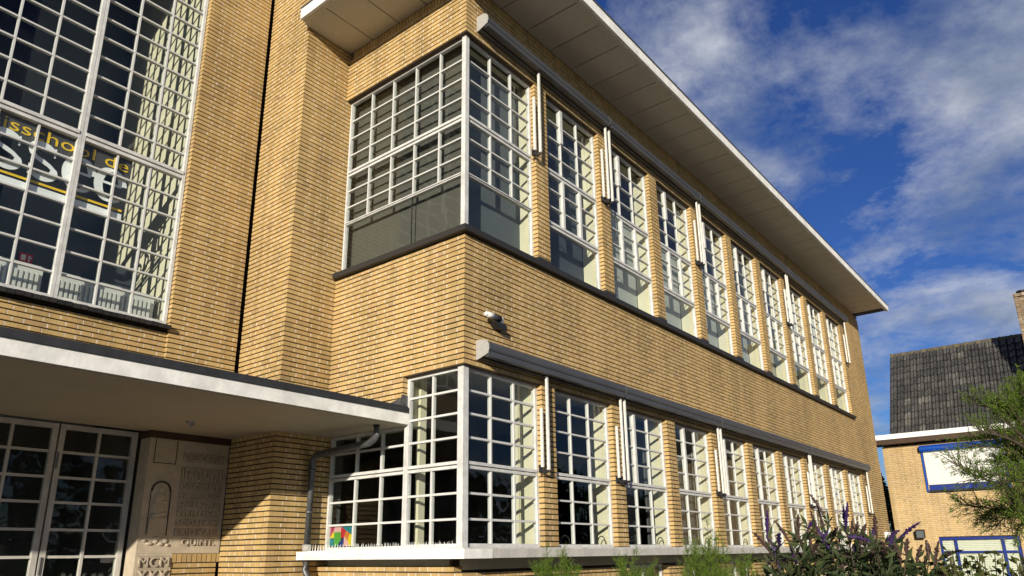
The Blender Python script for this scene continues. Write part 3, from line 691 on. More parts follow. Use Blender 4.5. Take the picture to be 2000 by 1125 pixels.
for z0_, z1_ in ((2.72, 2.83), (2.47, 2.66), (2.372, 2.47), (2.275, 2.365), (2.17, 2.262), (2.066, 2.158), (1.963, 2.055), (1.85, 1.945), (1.745, 1.83)): m.box(-1.325 if z0_ > 1.8 else -1.24, -.78 if z0_ > 1.8 else -.815, RY - .0015, RY + .001, z0_, z1_)
rl(m, 'lettering_ground', 'recess_shaded_stone')  # darker sheets imitate the shaded recess behind the raised letters
for txt, z, sz, x0, x1 in (("MCM", 1.515, .15, -1.70, -1.355), ("XXX", 1.375, .15, -1.70, -1.355), ("XXX", 1.255, .15, -1.70, -1.355)):
    o = font_mesh(txt, sz, 'stone', 0, 0, 0, extr=.016, parent=RL, name='inscription')
    v = [q.co.x for q in o.data.vertices]; kx = (x1 - x0) / (max(v) - min(v))
    o.data.transform(Matrix.Translation((x0, RY - .010, z)) @ Matrix.Diagonal((kx, 1, 1, 1)) @ Matrix.Translation((-min(v), 0, 0))); o.location = -RL.location
m = MB(); m.box(-1.705, -1.345, RY - .0015, RY + .0005, 1.24, 1.635); rl(m, 'lettering_ground', 'recess_shaded_stone')
# soldier course of the low wall under the tablet
b = MB(); x = -1.315
while x < -.76: b.box(x, x + .05, 3.355, 3.5, 1.558, 1.655); x += .0615
b.build('soldier_course', 'brick', SCH)['kind'] = 'stuff'

# awnings: four cassettes per row, arms folded down the piers
AW = [(.196, PIER[1] + .12), (PIER[1] + .13, PIER[3] + .12), (PIER[3] + .13, PIER[6] + .12), (PIER[6] + .13, ENDX + .28)]
ORD = ['nearest the corner', 'second from the corner', 'third from the corner', 'at the far end']
def awning(i, x0, x1, zb, arm_top, arm_len, row):
    sy = 1.2
    t = thing('awning', 'dark grey retracted awning cassette %s above the %s windows' % (ORD[i], row), 'awning', (x0, 0, zb), 'awnings along the brick facade')
    prof = [(-.004, .0), (-.004, .205), (-.075, .205), (-.130, .185), (-.152, .150), (-.158, .100), (-.145, .045), (-.120, .035)]
    prof = [(a_ * sy, c_) for a_, c_ in prof]
    m = MB(); m.prism(prof[:6] + [(-.182, .075), (-.07, .075), (-.07, .0)], 'x', .012, x1 - x0 - .012); m.build('cassette', 'awning_grey', t)
    m = MB(); m.prism([(-.180, .005), (-.180, .068), (-.142, .068), (-.118, .005)], 'x', .02, x1 - x0 - .02); m.build('front_bar', 'awning_grey', t)
    m = MB(); m.prism([(-.095, .03), (-.062, .03), (-.062, .07), (-.095, .07)], 'x', .03, x1 - x0 - .03); m.build('fabric_roll', 'awning_cloth', t)
    cap = [(-.002, -.012), (-.002, .212), (-.08, .212), (-.134, .19), (-.158, .15), (-.164, .098), (-.150, .035), (-.03, -.012)]
    cap = [(a_ * sy, c_) for a_, c_ in cap]
    for xx in (0.0, x1 - x0 - .011):
        m = MB(); m.prism(cap, 'x', xx, xx + .011); m.build('end_cap', 'cap_grey' if (i == 0 and xx == 0) else 'awning_grey', t)
    for s_ in (0, 1):
        ax = (PIER[0] - .055 if i == 0 else x0 + .03) if s_ == 0 else x1 - .07
        if i == 3 and s_: ax = ENDX + .12
        for dx, dy, zl, zt in ((0, -.11, arm_len, arm_top), (-.05, -.055, arm_len + .03, arm_top - .40))[:2 - (s_ == 0 and i > 0)]:
            m = MB(); m.box(ax + dx - x0, ax + dx + .024 - x0, dy - .016, dy + .016, zl - zb, zt - zb); m.build('folding_arm', 'arm_white', t)
        m = MB(); m.tube([(ax - x0 + .02, -.11, arm_len - zb - .01), (ax - x0 + .0, -.06, arm_len - zb - .03), (ax - x0 - .03, -.012, arm_len - zb + .01)], .02, 8); m.box(ax - x0 - .05, ax - x0 + .0, -.03, -.004, arm_len - zb - .035, arm_len - zb + .06); m.build('arm_bracket', 'black_plastic', t)
for i, (x0, x1) in enumerate(AW):
    awning(i, x0, x1, 3.705, 3.70, 2.56, 'ground-floor'); awning(i, x0, x1, 8.10, 8.09, 6.83, 'upper-floor')

# security camera on the corner
sc = thing('security_camera', 'small white and black security camera on the brick wall above the lower awning', 'camera', (.52, 0, 4.24))
m = MB(); m.tube([(-.24, -.085, .0), (-.10, -.085, .0)], [.032, .034], 14); m.tube([(-.255, -.085, 0), (-.24, -.085, 0)], [.02, .032], 14); m.build('camera_body', 'slat_white', sc, True)
m = MB(); m.tube([(-.10, -.085, 0), (.0, -.085, -.005)], [.040, .040], 14); m.build('swivel', 'black_plastic', sc, True)
m = MB(); m.box(0.001, .06, -.09, -.002, -.045, .03); m.build('junction_box', 'slat_white', sc)
m = MB(); m.prism([(-.10, -.055), (-.02, -.12), (.10, -.12), (.10, -.06)], 'y', -.10, -.003); m.build('bracket', 'black_plastic', sc)

# downpipes
dp = thing('downpipe', 'grey zinc downpipe bending from the canopy outlet down the brick pier', 'downpipe', (-.235, 2.29, 0))
o_ = Vector((-.235, 2.29, 0))
def rel(pts): return [Vector(p) - o_ for p in pts]
m = MB(); m.tube(rel([(-.20, 1.17, 3.045), (-.20, 1.17, 2.93), (-.20, 1.20, 2.89), (-.20, 1.28, 2.85), (-.21, 1.6, 2.83), (-.225, 2.12, 2.80), (-.232, 2.23, 2.79), (-.235, 2.285, 2.74), (-.235, 2.29, 2.66), (-.235, 2.29, 1.66)]), .042, 14); m.build('pipe', 'zinc', dp, True)
m = MB(); m.tube(rel([(-.235, 2.29, 1.56), (-.235, 2.29, 1.46), (-.22, 2.25, 1.36), (-.15, 2.2, 1.28), (-.06, 2.2, 1.2), (-.05, 2.2, 0.1)]), .042, 14); m.build('lower_pipe', 'zinc', dp, True)
m = MB(); m.tube(rel([(-.235, 2.29, 1.655), (-.235, 2.29, 1.74)]), [.052, .055], 14); m.build('sleeve', 'cap_grey', dp, True)
for z in (2.60, 2.1): 
    m = MB(); m.tube(rel([(-.235, 2.29, z), (-.235, 2.29, z + .03)]), .049, 14); m.build('pipe_collar', 'zinc', dp, True)
bpipe = thing('drainpipe', 'thin black drainpipe in the dark slot between the brick piers', 'drainpipe', (-.77, 3.42, 3.27))
m = MB(); m.tube([(0, 0, 1.9), (0, 0, 8.2)], .03, 10); m.build('pipe', 'black_pipe', bpipe, True)
for z in (3.3, 5.5):
    m = MB(); m.tube([(0, 0, z), (0, 0, z + .06)], .037, 10); m.build('pipe_collar', 'black_pipe', bpipe, True)
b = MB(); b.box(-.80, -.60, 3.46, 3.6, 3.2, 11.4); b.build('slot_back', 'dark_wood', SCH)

# bird spikes along the flank sill
bs = thing('bird_spike_strip', 'row of small pale bird spikes on the white sill under the corner window', 'bird spikes', (-.2, 1.0, 1.659))
m = MB(); m.box(-.06, .04, -1.05, 1.24, 0, .006); m.build('base_strip', 'slat_white', bs)
m = MB(); y = -1.03
while y < 1.22:
    for dx in (-.05, .02): m.tube([(dx, y, .006), (dx + ru(-.01, .01), y + ru(-.006, .006), .07 + ru(-.008, .012))], [.004, .0015], 4)
    y += .052
m.build('spikes', 'slat_white', bs)['kind'] = 'stuff'

# painted panel in the bottom left pane
pp = thing('painted_panel', 'colourful patchwork painted panel behind the bottom-left pane of the ground-floor corner window', 'painting', (.135, 2.13, 1.715))
cols_ = {'p_teal': (.01, .16, .20), 'p_red': (.45, .02, .03), 'p_green': (.08, .30, .04), 'p_yellow': (.62, .50, .02), 'p_pink': (.62, .36, .34), 'p_orange': (.50, .16, .03), 'p_navy': (.01, .03, .16), 'p_crim': (.36, .03, .09)}
for k_n, c_ in cols_.items(): simple(k_n, c_, 0.6, 0.08, 8)
polys = [('p_crim', [(0, .55), (.22, 1), (0, 1)]), ('p_pink', [(.22, 1), (.16, .72), (.50, .72), (.52, 1)]), ('p_yellow', [(.02, .42), (.20, .42), (.20, .72), (.13, .72)]), ('p_crim', [(0, .42), (.02, .42), (.13, .72), (.16, .72), (.22, 1), (0, .55)]), ('p_teal', [(0, 0), (.22, 0), (.22, .40), (0, .40)]),
         ('p_green', [(.22, 0), (.34, 0), (.52, .30), (.50, .72), (.20, .72)]), ('p_red', [(.50, .72), (.52, 1), (.74, .78), (.66, .42), (.52, .42)]), ('p_teal', [(.52, 1), (1, 1), (1, .58), (.74, .78)]), ('p_orange', [(.74, .78), (.92, .62), (.82, .25), (.66, .50)]), ('p_yellow', [(.92, .62), (1, .58), (1, 0), (.94, 0), (.82, .25)]), ('p_navy', [(.34, 0), (.66, 0), (.66, .42), (.52, .30)]), ('p_pink', [(.66, 0), (.94, 0), (.70, .48), (.66, .42)])]
m = MB(); m.box(-.004, .004, -.215, .215, -.0, .24); m.build('backing', 'black_plastic', pp)
for i, (mt, pl) in enumerate(polys):
    m = MB(); m.prism([(.21 - .42 * q[0], .005 + .23 * q[1]) for q in pl], 'x', -.0075 - .0002 * i, -.0045); m.build('colour_field', mt, pp)

# wall box with cable at the far end of the facade
wb = thing('wall_box', 'white electrical box on the brick wall at the far end of the facade', 'electrical box', (WL - .55, 0, 1.92))
m = MB(); m.box(-.17, .17, -.09, -.003, -.17, .17); m.build('housing', 'slat_white', wb)
m = MB(); m.box(-.10, .10, -.097, -.0905, -.10, .06); m.build('cover_plate', 'cap_grey', wb)
m = MB(); m.tube([(.0, -.04, -.17), (.0, -.04, -1.0)], .02, 8); m.build('conduit', 'cap_grey', wb)

# ------------------------------------------------------------------ neighbouring house
XN = 23.0
HS = thing('brick_house', 'yellow brick house with steep dark tiled roof and blue window frames behind the shrubs', 'house', (XN, -3, 0))
def hp(o): o.location = -HS.location; return o
HY0, HY1 = .765, -9.0
holes = [(HY0 + .52, HY0 + 2.82, 3.46, 5.03), (HY0 + .534, HY0 + 2.80, -1, 1.967)]
hw = Wall((XN, HY0), (0, -1), (-1, 0), HY0 - HY1, 0.0, 5.16, holes=holes)
hb, hm, hbed = MB(), MB(), MB(); hw.lay(hb, hm, hbed, collect=False)
HW = hp(hbed.build('brick_wall', 'mortar', HS)); o = hb.build('brickwork', 'brick', HW); o['kind'] = 'stuff'; o = hm.build('head_joints', 'mortar', HW); o['kind'] = 'stuff'
hb2 = MB(); hb2.box(XN + .11, XN + 6, HY0 - .08, HY0 - .01, 0, 5.2); hb2.box(XN + .30, XN + .4, HY1, HY0 - .08, 0, 5.2); hp(hb2.build('side_wall', 'mortar', HS))
m = MB(); m.box(XN - .40, XN + .3, HY1, HY0 + .9, 5.335, 5.505); EV = hp(m.build('eaves_fascia', 'slat_white', HS))
m = MB(); m.box(XN - .37, XN + .3, HY1, HY0 + .88, 5.17, 5.333); hp(m.build('eaves_soffit', 'dark_wood', HS))
# roof: tiles as single pieces
RX0, RZ0, RX1, RZ1 = XN + .15, 5.52, XN + 2.5, 8.93
rise = Vector((RX1 - RX0, 0, RZ1 - RZ0)); SLN = rise.length; sd = rise.normalized(); nn = Vector((-sd.z, 0, sd.x))
m = MB(); m.hexa([(RX0, HY1, RZ0 - .08), (RX0, .43, RZ0 - .08), (RX1, .43, RZ1 - .08), (RX1, HY1, RZ1 - .08)] + [tuple(Vector(p) + nn * .05) for p in ((RX0, HY1, RZ0 - .08), (RX0, .43, RZ0 - .08), (RX1, .43, RZ1 - .08), (RX1, HY1, RZ1 - .08))])
m.hexa([(RX1, HY1, RZ1 - .1), (RX1, .43, RZ1 - .1), (RX1 + 2.5, .43, RZ0), (RX1 + 2.5, HY1, RZ0), (RX1, HY1, RZ1 - .02), (RX1, .43, RZ1 - .02), (RX1 + 2.5, .43, RZ0 + .1), (RX1 + 2.5, HY1, RZ0 + .1)])
m.prism([(RX0 + .05, RZ0 - .2), (RX1, RZ1 - .12), (RX1 + 2.4, RZ0 - .2)], 'y', .30, .36)
RF = hp(m.build('roof', 'bitumen', HS))
NR, TW = 12, .228
TL = SLN / NR
def tile_mesh():
    m = MB(); prof = [(.006, .0), (.03, .026), (.065, .030), (.10, .028), (.125, .05), (.150, .088), (.182, .088), (.208, .0)]
    n = len(prof)
    def pt(a, h, l): return Vector((0, -a, 0)) + sd * l + nn * h
    i = 0
    for l, dh in ((-.05, .062), (TL + .01, .0)):
        for (a, h) in prof: m.v.append(tuple(pt(a, h + dh, l)))
    for (a, h) in prof: m.v.append(tuple(pt(a, h + .008, -.045)))
    for j in range(n - 1):
        m.f.append((j, n + j, n + j + 1, j + 1)); m.m.append(0)
        m.f.append((2 * n + j, j, j + 1, 2 * n + j + 1)); m.m.append(0)
    m.f.append((2 * n, n, 0)); m.m.append(0)
    return m.mesh('roof_tile', 'roof_tile')
TM = tile_mesh(); NC = 24
rest = MB(); tv = [v.co.copy() for v in TM.vertices]; tf = [tuple(p.vertices) for p in TM.polygons]
for c in range(41):
    for r in range(NR):
        loc = Vector((RX0, .44 - c * TW, RZ0)) + sd * (r * TL) + nn * (.012 + ru(-.004, .004)) + Vector((0, ru(-.004, .004), 0))
        if c < NC:
            o = link('roof_tile', TM, RF); o.location = loc
        else:
            i = len(rest.v); rest.v += [tuple(v + loc) for v in tv]
            for f_ in tf: rest.f.append(tuple(i + q for q in f_)); rest.m.append(0)
o = rest.build('roof_tiles_beyond', 'roof_tile', RF); o['kind'] = 'stuff'
rm = MB(); rm.tube([(0, 0, 0), (0, -.40, 0)], [.085, .075], 10); rm.tube([(0, .0, 0), (0, -.035, 0)], [.098, .098], 10); RM = rm.mesh('ridge_tile', 'lichen')
for i in range(17):
    o = link('ridge_tile', RM, RF); o.location = (RX1, .45 - i * .365, RZ1 + .035); o.rotation_euler = (ru(-.02, .02), 0, ru(-.02, .02))
m = MB(); m.box(RX0 - .02, RX0 + .03, .43, .47, RZ0 - .05, RZ0 + .05); m.hexa([(RX0, .432, RZ0 - .02), (RX0, .46, RZ0 - .02), (RX1, .46, RZ1 - .02), (RX1, .432, RZ1 - .02), (RX0 - .04, .432, RZ0 + .05), (RX0 - .04, .46, RZ0 + .05), (RX1 - .02, .46, RZ1 + .06), (RX1 - .02, .432, RZ1 + .06)]); hp_ = m.build('verge_board', 'bitumen', RF)
# chimney
ch_b, ch_m, ch_d = MB(), MB(), MB(); CYL = -4.0
for w in (Wall((XN + .35, CYL), (0, -1), (-1, 0), .95, 6.0, 9.82, start='A', end='A'), Wall((XN + .90, CYL), (-1, 0), (0, 1), .55, 6.0, 9.82, end='B'), Wall((XN + .35, CYL - .95), (1, 0), (0, -1), .55, 6.0, 9.82, start='B')): w.lay(ch_b, ch_m, ch_d, collect=False)
x = 0
while x < .93: ch_b.box(XN + .33, XN + .45, CYL - x - .055, CYL + .01 - x, 9.83, 9.935); x += .066
varied('old_brick', [(0, (.20, .135, .075)), (.4, (.27, .18, .095)), (.7, (.15, .11, .07)), (1, (.40, .32, .22))], coarse=.2, speck=.4)
CH = hp(ch_d.build('chimney', 'mortar', HS)); o = ch_b.build('brickwork', 'old_brick', CH); o['kind'] = 'stuff'
m = MB(); m.box(XN + .42, XN + .88, CYL - .90, CYL - .06, 9.82, 9.90); m.tube([(XN + .6, CYL - .25, 9.9), (XN + .6, CYL - .25, 10.02)], [.11, .10], 12); m.tube([(XN + .6, CYL - .25, 10.02), (XN + .6, CYL - .25, 10.07)], [.17, .16], 12); m.build('chimney_cap', 'black_pipe', CH)
# upper window: roller shutter with blue box and guides
yl, yr = -.51, -2.816
m = MB(); m.prism([(XN - .20, 4.90), (XN - .20, 4.98), (XN - .13, 5.045), (XN, 5.045), (XN, 4.835), (XN - .16, 4.835)], 'y', yr - .06, yl + .075); SH = hp(m.build('roller_shutter', 'blue_paint', HS))
for y_ in (yl + .02, yr - .045):
    m = MB(); m.box(XN - .05, XN - .002, y_, y_ + .05, 3.47, 4.833); m.build('guide_rail', 'blue_paint', SH)
z = 3.73; sm = MB(); sm.prism([(-.018, -.0275), (-.036, -.008), (-.036, .010), (-.018, .0235), (0, .0235), (0, -.0275)], 'y', yr + .006, yl - .004); SM = sm.mesh('shutter_slat', 'slat_white')
while z < 4.83: o = link('shutter_slat', SM, SH); o.location = (XN - .012, 0, z); z += .055
m = MB(); m.box(XN + .01, XN + .06, yr, yl, 3.53, 3.60); m.box(XN + .012, XN + .06, yr, yl, 3.60, 5.0); m.build('window_frame', 'navy_paint', SH)
m = MB(); m.box(XN - .04, XN + .1, yr - .03, yl + .03, 3.455, 3.53); m.build('shutter_sill', 'black_glazed', SH)
# lower window with horizontal blinds
yl, yr = -.534, -2.797; z1 = 1.967
m = MB()
for q in ((yr, yl, z1 - .075, z1), (yr, yl, 1.465, 1.525), (yl - .075, yl, .5, z1 - .075), (yr, yr + .075, .5, z1 - .075), (-1.045, -.97, .5, z1 - .075), (-2.37, -2.295, .5, z1 - .075), (yr, yl, .5, .57)): m.box(XN + .02 + .001 * len(m.f), XN + .09, q[0], q[1], q[2], q[3])
LW = hp(m.build('window', 'navy_paint', HS))
for y0, y1 in ((yr + .075, -2.37), (-2.295, -1.045), (-.97, yl - .075)):
    for za, zb in ((.57, 1.465), (1.525, z1 - .075)): cube('pane', 'glass', XN + .055, XN + .06, y0, y1, za, zb, LW)
sb = MB(); sb.hexa([(-.012, yr + .02, -.004), (-.012, yl - .02, -.004), (.014, yl - .02, .044), (.014, yr + .02, .044), (-.014, yr + .02, -.002), (-.014, yl - .02, -.002), (.012, yl - .02, .046), (.012, yr + .02, .046)]); SBM = sb.mesh('blind_slat', 'blind_cream')
z = .6
while z < z1 - .06: o = link('blind_slat', SBM, LW); o.location = (XN + .13, 0, z); z += .055
# floodlight
fl = thing('floodlight', 'black floodlight on the brick house wall left of the blue window', 'floodlight', (XN, -.03, 2.12))
m = MB(); m.hexa([(-.22, -.14, -.17), (-.22, .13, -.17), (-.10, .13, -.12), (-.10, -.14, -.12), (-.24, -.14, .10), (-.24, .13, .10), (-.10, .13, .12), (-.10, -.14, .12)]); m.build('housing', 'black_plastic', fl)
m = MB(); m.hexa([(-.225, -.115, -.145), (-.225, .105, -.145), (-.22, .105, -.145), (-.22, -.115, -.145), (-.243, -.115, .075), (-.243, .105, .075), (-.238, .105, .075), (-.238, -.115, .075)]); m.build('lens', 'slate_blind', fl)
m = MB(); m.box(-.10, -.002, -.03, .03, -.16, -.02); m.build('bracket', 'black_plastic', fl)

# ------------------------------------------------------------------ plants
def leaf(m, p, d, L, w, side=None, bend=.15, mi=0):
    d = d.normalized(); s_ = side or d.cross(Vector((ru(-1, 1), ru(-1, 1), ru(-.3, 1)))); 
    if s_.length < 1e-4: s_ = Vector((1, 0, 0))
    s_.normalize(); nrm = s_.cross(d)
    a = p + d * L * .45 + s_ * w / 2 - nrm * L * bend * .3; c = p + d * L * .45 - s_ * w / 2 - nrm * L * bend * .3; e = p + d * L - nrm * L * bend
    i = len(m.v); m.v += [tuple(p), tuple(a), tuple(e), tuple(c)]; m.f += [(i, i + 1, i + 2, i + 3)]; m.m.append(mi)
def rdir(up_=.3):
    v = Vector((random.gauss(0, 1), random.gauss(0, 1), random.gauss(0, 1) + up_)); return v.normalized()
def feathery(root, crown_base, R, H, n_br, label, seed, lean=(0, 0), name='feathery_shrub'):
    random.seed(seed); root = Vector(root)
    t = thing(name, label, 'shrub', root, 'feathery green shrubs in the planting bed')
    st, lf = MB(), MB(); cb_ = Vector(crown_base) - root
    st.tube([(0, 0, 0), cb_ * .5 + Vector((ru(-.03, .03), ru(-.03, .03), 0)), cb_], [.022, .018, .012], 7)
    for i in range(n_br):
        th = ru(0, 2 * math.pi); rr = R * math.sqrt(rnd()); tip = cb_ + Vector((rr * math.cos(th) + lean[0], rr * math.sin(th) + lean[1], H * (ru(.35, 1.0) * (1 - .45 * (rr / R) ** 2))))
        s0 = cb_ * ru(.75, 1.0); mid = (s0 + tip) / 2 + Vector((rr * .25 * math.cos(th), rr * .25 * math.sin(th), -.02))
        P_ = [s0 * (1 - q) ** 2 + mid * 2 * q * (1 - q) + tip * q * q for q in [k / 6 for k in range(7)]]
        st.tube(P_, [.006, .005, .004, .0035, .003, .002, .001], 4, cap=False)
        for k in range(1, 7):
            for q in range(7):
                p = P_[k - 1].lerp(P_[k], rnd()); ax = (P_[k] - P_[k - 1]).normalized()
                d = (ax * .9 + rdir(.35) * .75).normalized(); L = ru(.05, .12) * (1.15 - k * .07)
                for w_ in range(7):
                    pp_ = p + d * L * (w_ / 7); leaf(lf, pp_, (d + rdir(.1) * .7), ru(.012, .034), ru(.0026, .0044), mi=0)
                leaf(lf, p, d, L, .003)
    st.build('stems', 'bark', t); o = lf.build('foliage', 'leaf_feathery', t); o['kind'] = 'stuff'
    return t
def gp(u, d, z=0.06): p = at_dist(u, 1069, d); return (p.x, p.y, z)
def top(u, v, d): p = at_dist(u, v, d); return p
def feath(u, vtop, wpx, hpx, d, n, label, seed, lean=(0, 0)):
    tp = top(u, vtop, d); H = hpx / F_PX * d; R = wpx / 2 / F_PX * d
    feathery(gp(u, d), (tp.x, tp.y, tp.z - H), R, H, n, label, seed, lean)
feath(1082, 1062, 95, 95, 5.6, 34, 'low feathery green shrub directly below the first brick pier', 11)
feath(1238, 1052, 80, 100, 5.8, 22, 'sparse feathery shrub below the second brick pier from the corner', 12)
feath(1372, 1008, 95, 150, 5.8, 62, 'tall feathery green shrub in front of the white sill at the picture middle', 13)
feath(1466, 1070, 70, 90, 6.2, 26, 'small feathery shrub left of the purple flowering bush', 14)
# the big one at the right edge: arching branches reaching left
random.seed(21)
d0 = 4.6; rp = gp(2075, d0)
TA = thing('feathery_tree', 'large feathery tamarisk with arching branches at the right edge before the house', 'tree', rp)
st, lf = MB(), MB(); ro = Vector(rp)
def curve3(a, b_, c, n=9): return [a * (1 - q) ** 2 + b_ * 2 * q * (1 - q) + c * q * q for q in [k / (n - 1) for k in range(n)]]
trunk = [(2075, 1200), (2070, 1000), (2040, 930)]
st.tube([(0, 0, 0), top(2080, 1150, d0) - ro, top(2065, 990, d0) - ro, top(2050, 860, d0) - ro], [.032, .028, .020, .010], 8)
mains = [((2065, 985), (1975, 900), (1900, 938)), ((2065, 985), (1960, 960), (1862, 905)), ((2060, 960), (2010, 860), (1885, 872)), ((2060, 940), (2020, 830), (1965, 765)), ((2055, 930), (2010, 800), (1900, 790)),
         ((2055, 900), (2030, 800), (1995, 770)), ((2060, 1000), (1990, 985), (1915, 1010)), ((2060, 1010), (1985, 1000), (1875, 985)), ((2060, 1000), (2000, 960), (1945, 1030)), ((2060, 940), (2000, 880), (1930, 850)), ((2060, 930), (2005, 850), (1950, 815)), ((2055, 930), (2040, 860), (2010, 800)), ((2060, 1000), (2020, 990), (1985, 1035)), ((2060, 950), (2000, 905), (1945, 900)), ((2060, 960), (2010, 930), (1955, 945))]
mains += [((2065, 985), (2010, 920), (1960, 900)), ((2065, 985), (2020, 930), (1985, 890)), ((2060, 940), (2015, 850), (1975, 800)), ((2060, 940), (2030, 850), (2000, 790)), ((2060, 960), (2020, 890), (1975, 860)), ((2060, 960), (2025, 920), (1990, 925)), ((2060, 1000), (2020, 970), (1970, 985)), ((2060, 1000), (2025, 985), (1995, 1000)), ((2055, 930), (2010, 840), (1990, 750)), ((2055, 930), (2005, 830), (1945, 790)), ((2055, 930), (2000, 850), (1915, 845)), ((2065, 985), (2120, 900), (2200, 930)), ((2060, 940), (2110, 820), (2160, 790)), ((2060, 960), (2130, 960), (2230, 1000)), ((2055, 930), (2075, 800), (2080, 740)), ((2060, 1000), (2120, 1010), (2180, 1050))]
for (a, b_, c) in mains:
    da = ru(-.55, .55)
    P_ = curve3(top(*a, d0) - ro, top(*b_, d0 + da * .6) - ro, top(*c, d0 + da) - ro, 11)
    st.tube(P_, [.012 - .001 * k for k in range(11)], 5, cap=False)
    up_b = 1.0 if c[1] < 850 else .25
    for k in range(3, 11):
        for q in range(5 if k < 7 else 9):
            p = P_[k - 1].lerp(P_[k], rnd()); ax = (P_[k] - P_[k - 1]).normalized(); d = (ax * .55 + rdir(0) * .55 + Vector((0, 0, up_b))).normalized(); L = ru(.05, .15)
            e = p + d * L + Vector((0, 0, -.012)); st.tube([p, p.lerp(e, .5) + Vector((0, 0, .012)), e], [.0022, .0016, .0006], 3, cap=False)
            for w_ in range(17):
                f_ = .15 + .85 * rnd() ** .8; pp_ = p.lerp(e, f_); leaf(lf, pp_, (d * .8 + rdir(.1) * .8), ru(.012, .032), ru(.0026, .0042))
o = st.build('branches', 'bark', TA); o = lf.build('foliage', 'leaf_feathery', TA); o['kind'] = 'stuff'

# butterfly bush
random.seed(31)
d1 = 5.0; bpz = gp(1665, d1); BO = Vector(bpz)
BU = thing('butterfly_bush', 'large butterfly bush with purple flower spikes in front of the facade', 'shrub', bpz)
st, lf = MB(), MB(); spikes = []
tips = [(1505, 1058), (1540, 1035), (1560, 1022), (1568, 1052), (1600, 1030), (1612, 1022), (1640, 1035), (1655, 1022), (1660, 1045), (1672, 1032), (1690, 1050), (1705, 1030), (1712, 1026), (1530, 1075), (1555, 1080), (1590, 1068), (1625, 1060), (1680, 1070), (1700, 1075), (1720, 1068), (1742, 1066), (1760, 1078), (1790, 1080), (1825, 1082), (1800, 1100), (1770, 1062), (1815, 1070), (1540, 1100), (1580, 1100), (1640, 1085), (1740, 1100), (1525, 1090)]
for (u, v) in tips:
    dd = d1 + ru(-.45, .45); e = top(u, v + 22, dd) - BO; s0 = Vector((ru(-.12, .12), ru(-.12, .12), .1)); mid = s0.lerp(e, .55) + Vector((0, 0, .12))
    P_ = curve3(s0, mid, e, 9); st.tube(P_, [.012, .011, .009, .008, .007, .006, .005, .004, .003], 5, cap=False)
    spikes.append((P_[-1], (P_[-1] - P_[-2]).normalized()))
    for k in range(3, 9):
        for q in range(5):
            p = P_[k - 1].lerp(P_[k], rnd()); ax = (P_[k] - P_[k - 1]).normalized(); d = (ax * .5 + rdir(-.05)).normalized(); leaf(lf, p, d, ru(.08, .15), ru(.018, .032), bend=ru(.05, .35))
    for q in range(3):     # side shoots
        p = P_[6].lerp(P_[8], rnd()); d = (Vector((ru(-1, 1), ru(-1, 1), ru(.1, .9)))).normalized(); L = ru(.08, .2); st.tube([p, p + d * L], [.004, .002], 4, cap=False)
        for w_ in range(6): leaf(lf, p + d * L * rnd(), (d + rdir(0) * .8), ru(.05, .11), ru(.014, .026), bend=.2)
        if rnd() < .3: spikes.append((p + d * L, d))
for q in range(560):      # body of the bush
    u, v = ru(1500, 1830), 1066 + 95 * rnd() ** .7
    if v < 1066 + 45 * abs((u - 1650) / 170) ** 2: continue
    p = top(u, v, d1 + ru(-.5, .5)) - BO; leaf(lf, p, rdir(-.1), ru(.06, .14), ru(.016, .032), bend=ru(.05, .4))
st.build('stems', 'bark', BU); o = lf.build('foliage', 'leaf_buddleia', BU); o['kind'] = 'stuff'
for i, (p, d) in enumerate(spikes):
    m = MB(); L = ru(.10, .20); d = (d + Vector((0, 0, .25)) + rdir(0) * .35).normalized(); c = p + d * L + Vector((0, 0, -.03 * rnd())); mid = p + d * L * .55 + Vector((0, 0, .015))
    Q_ = curve3(p, mid, c, 7); R_2 = [.008, .014, .0155, .015, .012, .008, .002]
    for k in range(6):
        for q in range(9):
            t_ = rnd(); o_p = Q_[k].lerp(Q_[k + 1], t_); r_ = R_2[k] * (1 - t_) + R_2[k + 1] * t_; v_ = rdir(0); a_ = (v_ - d * v_.dot(d)).normalized()
            leaf(m, o_p, a_ + d * .4, r_ * 1.25, r_ * .9, bend=0)
    m.tube(Q_, [r * .55 for r in R_2], 5)
    m.build('flower_spike', 'flower_purple' if rnd() < .36 else 'flower_faded', BU)

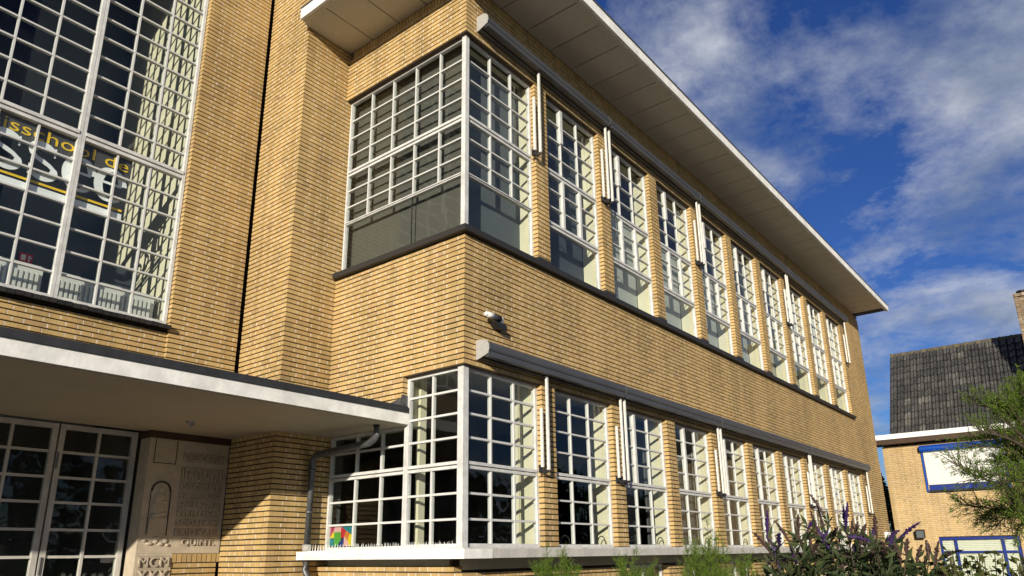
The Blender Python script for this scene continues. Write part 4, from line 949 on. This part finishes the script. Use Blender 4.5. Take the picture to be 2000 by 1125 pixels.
def broad(u, vtop, wpx, hpx, d, n, label, seed):
    random.seed(seed); o_ = Vector(gp(u, d)); t = thing('leafy_shrub', label, 'shrub', o_)
    st, lf = MB(), MB(); H = hpx / F_PX * d; R = wpx / 2 / F_PX * d; tp = top(u, vtop, d) - o_
    for i in range(n):
        th = ru(0, 6.28); rr = R * math.sqrt(rnd()); e = Vector((tp.x + rr * math.cos(th), tp.y + rr * math.sin(th), tp.z - H * (.05 + .8 * rnd() * (.3 + rr / R))))
        P_ = curve3(Vector((0, 0, .05)), Vector((e.x * .6, e.y * .6, e.z * .6)), e, 8); st.tube(P_, [.007 - .0007 * k for k in range(8)], 5, cap=False)
        for k in range(4, 8):
            for q in range(18): p = P_[k - 1].lerp(P_[k], rnd()) + rdir(0) * .025; leaf(lf, p, rdir(.3), ru(.03, .06), ru(.016, .028), bend=.2)
    st.build('stems', 'bark', t); o = lf.build('foliage', 'leaf_broad', t); o['kind'] = 'stuff'
broad(1880, 1072, 105, 80, 4.8, 26, 'yellow-green leafy shrub in front of the blue-framed lower window', 41)
broad(1990, 1090, 60, 60, 4.6, 16, 'small dark leafy shrub at the bottom right corner of the view', 42)
# evergreen seen through the gap between school and house
random.seed(51)
tb = Vector((31.0, 3.1, 0)); EG = thing('evergreen_tree', 'dark green conifer in the gap between school and neighbouring house', 'tree', tb)
m = MB(); m.tube([(0, 0, 0), (0, 0, 4.8)], [.16, .03], 8); m.build('trunk', 'bark', EG)
m = MB()
for i in range(14000):
    z = .3 + 4.9 * rnd(); r = 1.5 * (1 - z / 5.6) ** .7 * math.sqrt(ru(.3, 1)); th = ru(0, 6.28); p = Vector((r * math.cos(th), r * math.sin(th), z))
    leaf(m, p, Vector((math.cos(th), math.sin(th), ru(-.5, .6))), ru(.1, .22), ru(.03, .07))
o = m.build('crown', 'leaf_dark', EG); o['kind'] = 'stuff'

# trees across the street, behind the viewer: mirrored in the ground-floor panes
random.seed(61)
m = MB()
for i in range(26):
    cx, cy, hh = -8 + i * 3.3 + ru(-1, 1), -27 + ru(-2.5, 2.5), ru(6.0, 8.2)
    m.tube([(cx, cy, 0), (cx + ru(-.2, .2), cy, hh * .7)], [.2, .06], 6)
    for q in range(420):
        th = ru(0, 6.28); ph = math.acos(ru(-1, 1)); rr = ru(.45, 1) ** .5
        p = Vector((cx + 2.3 * rr * math.sin(ph) * math.cos(th), cy + 2.0 * rr * math.sin(ph) * math.sin(th), max(.3, hh * .52 + hh * .48 * rr * math.cos(ph))))
        leaf(m, p, rdir(0), ru(.5, .95), ru(.35, .6), mi=1)
tb_ = m.build('street_trees', ['bark', 'leaf_dark']); tag(tb_, 'belt of dark leafy trees mirrored in the ground-floor window panes', 'trees', kind='stuff')
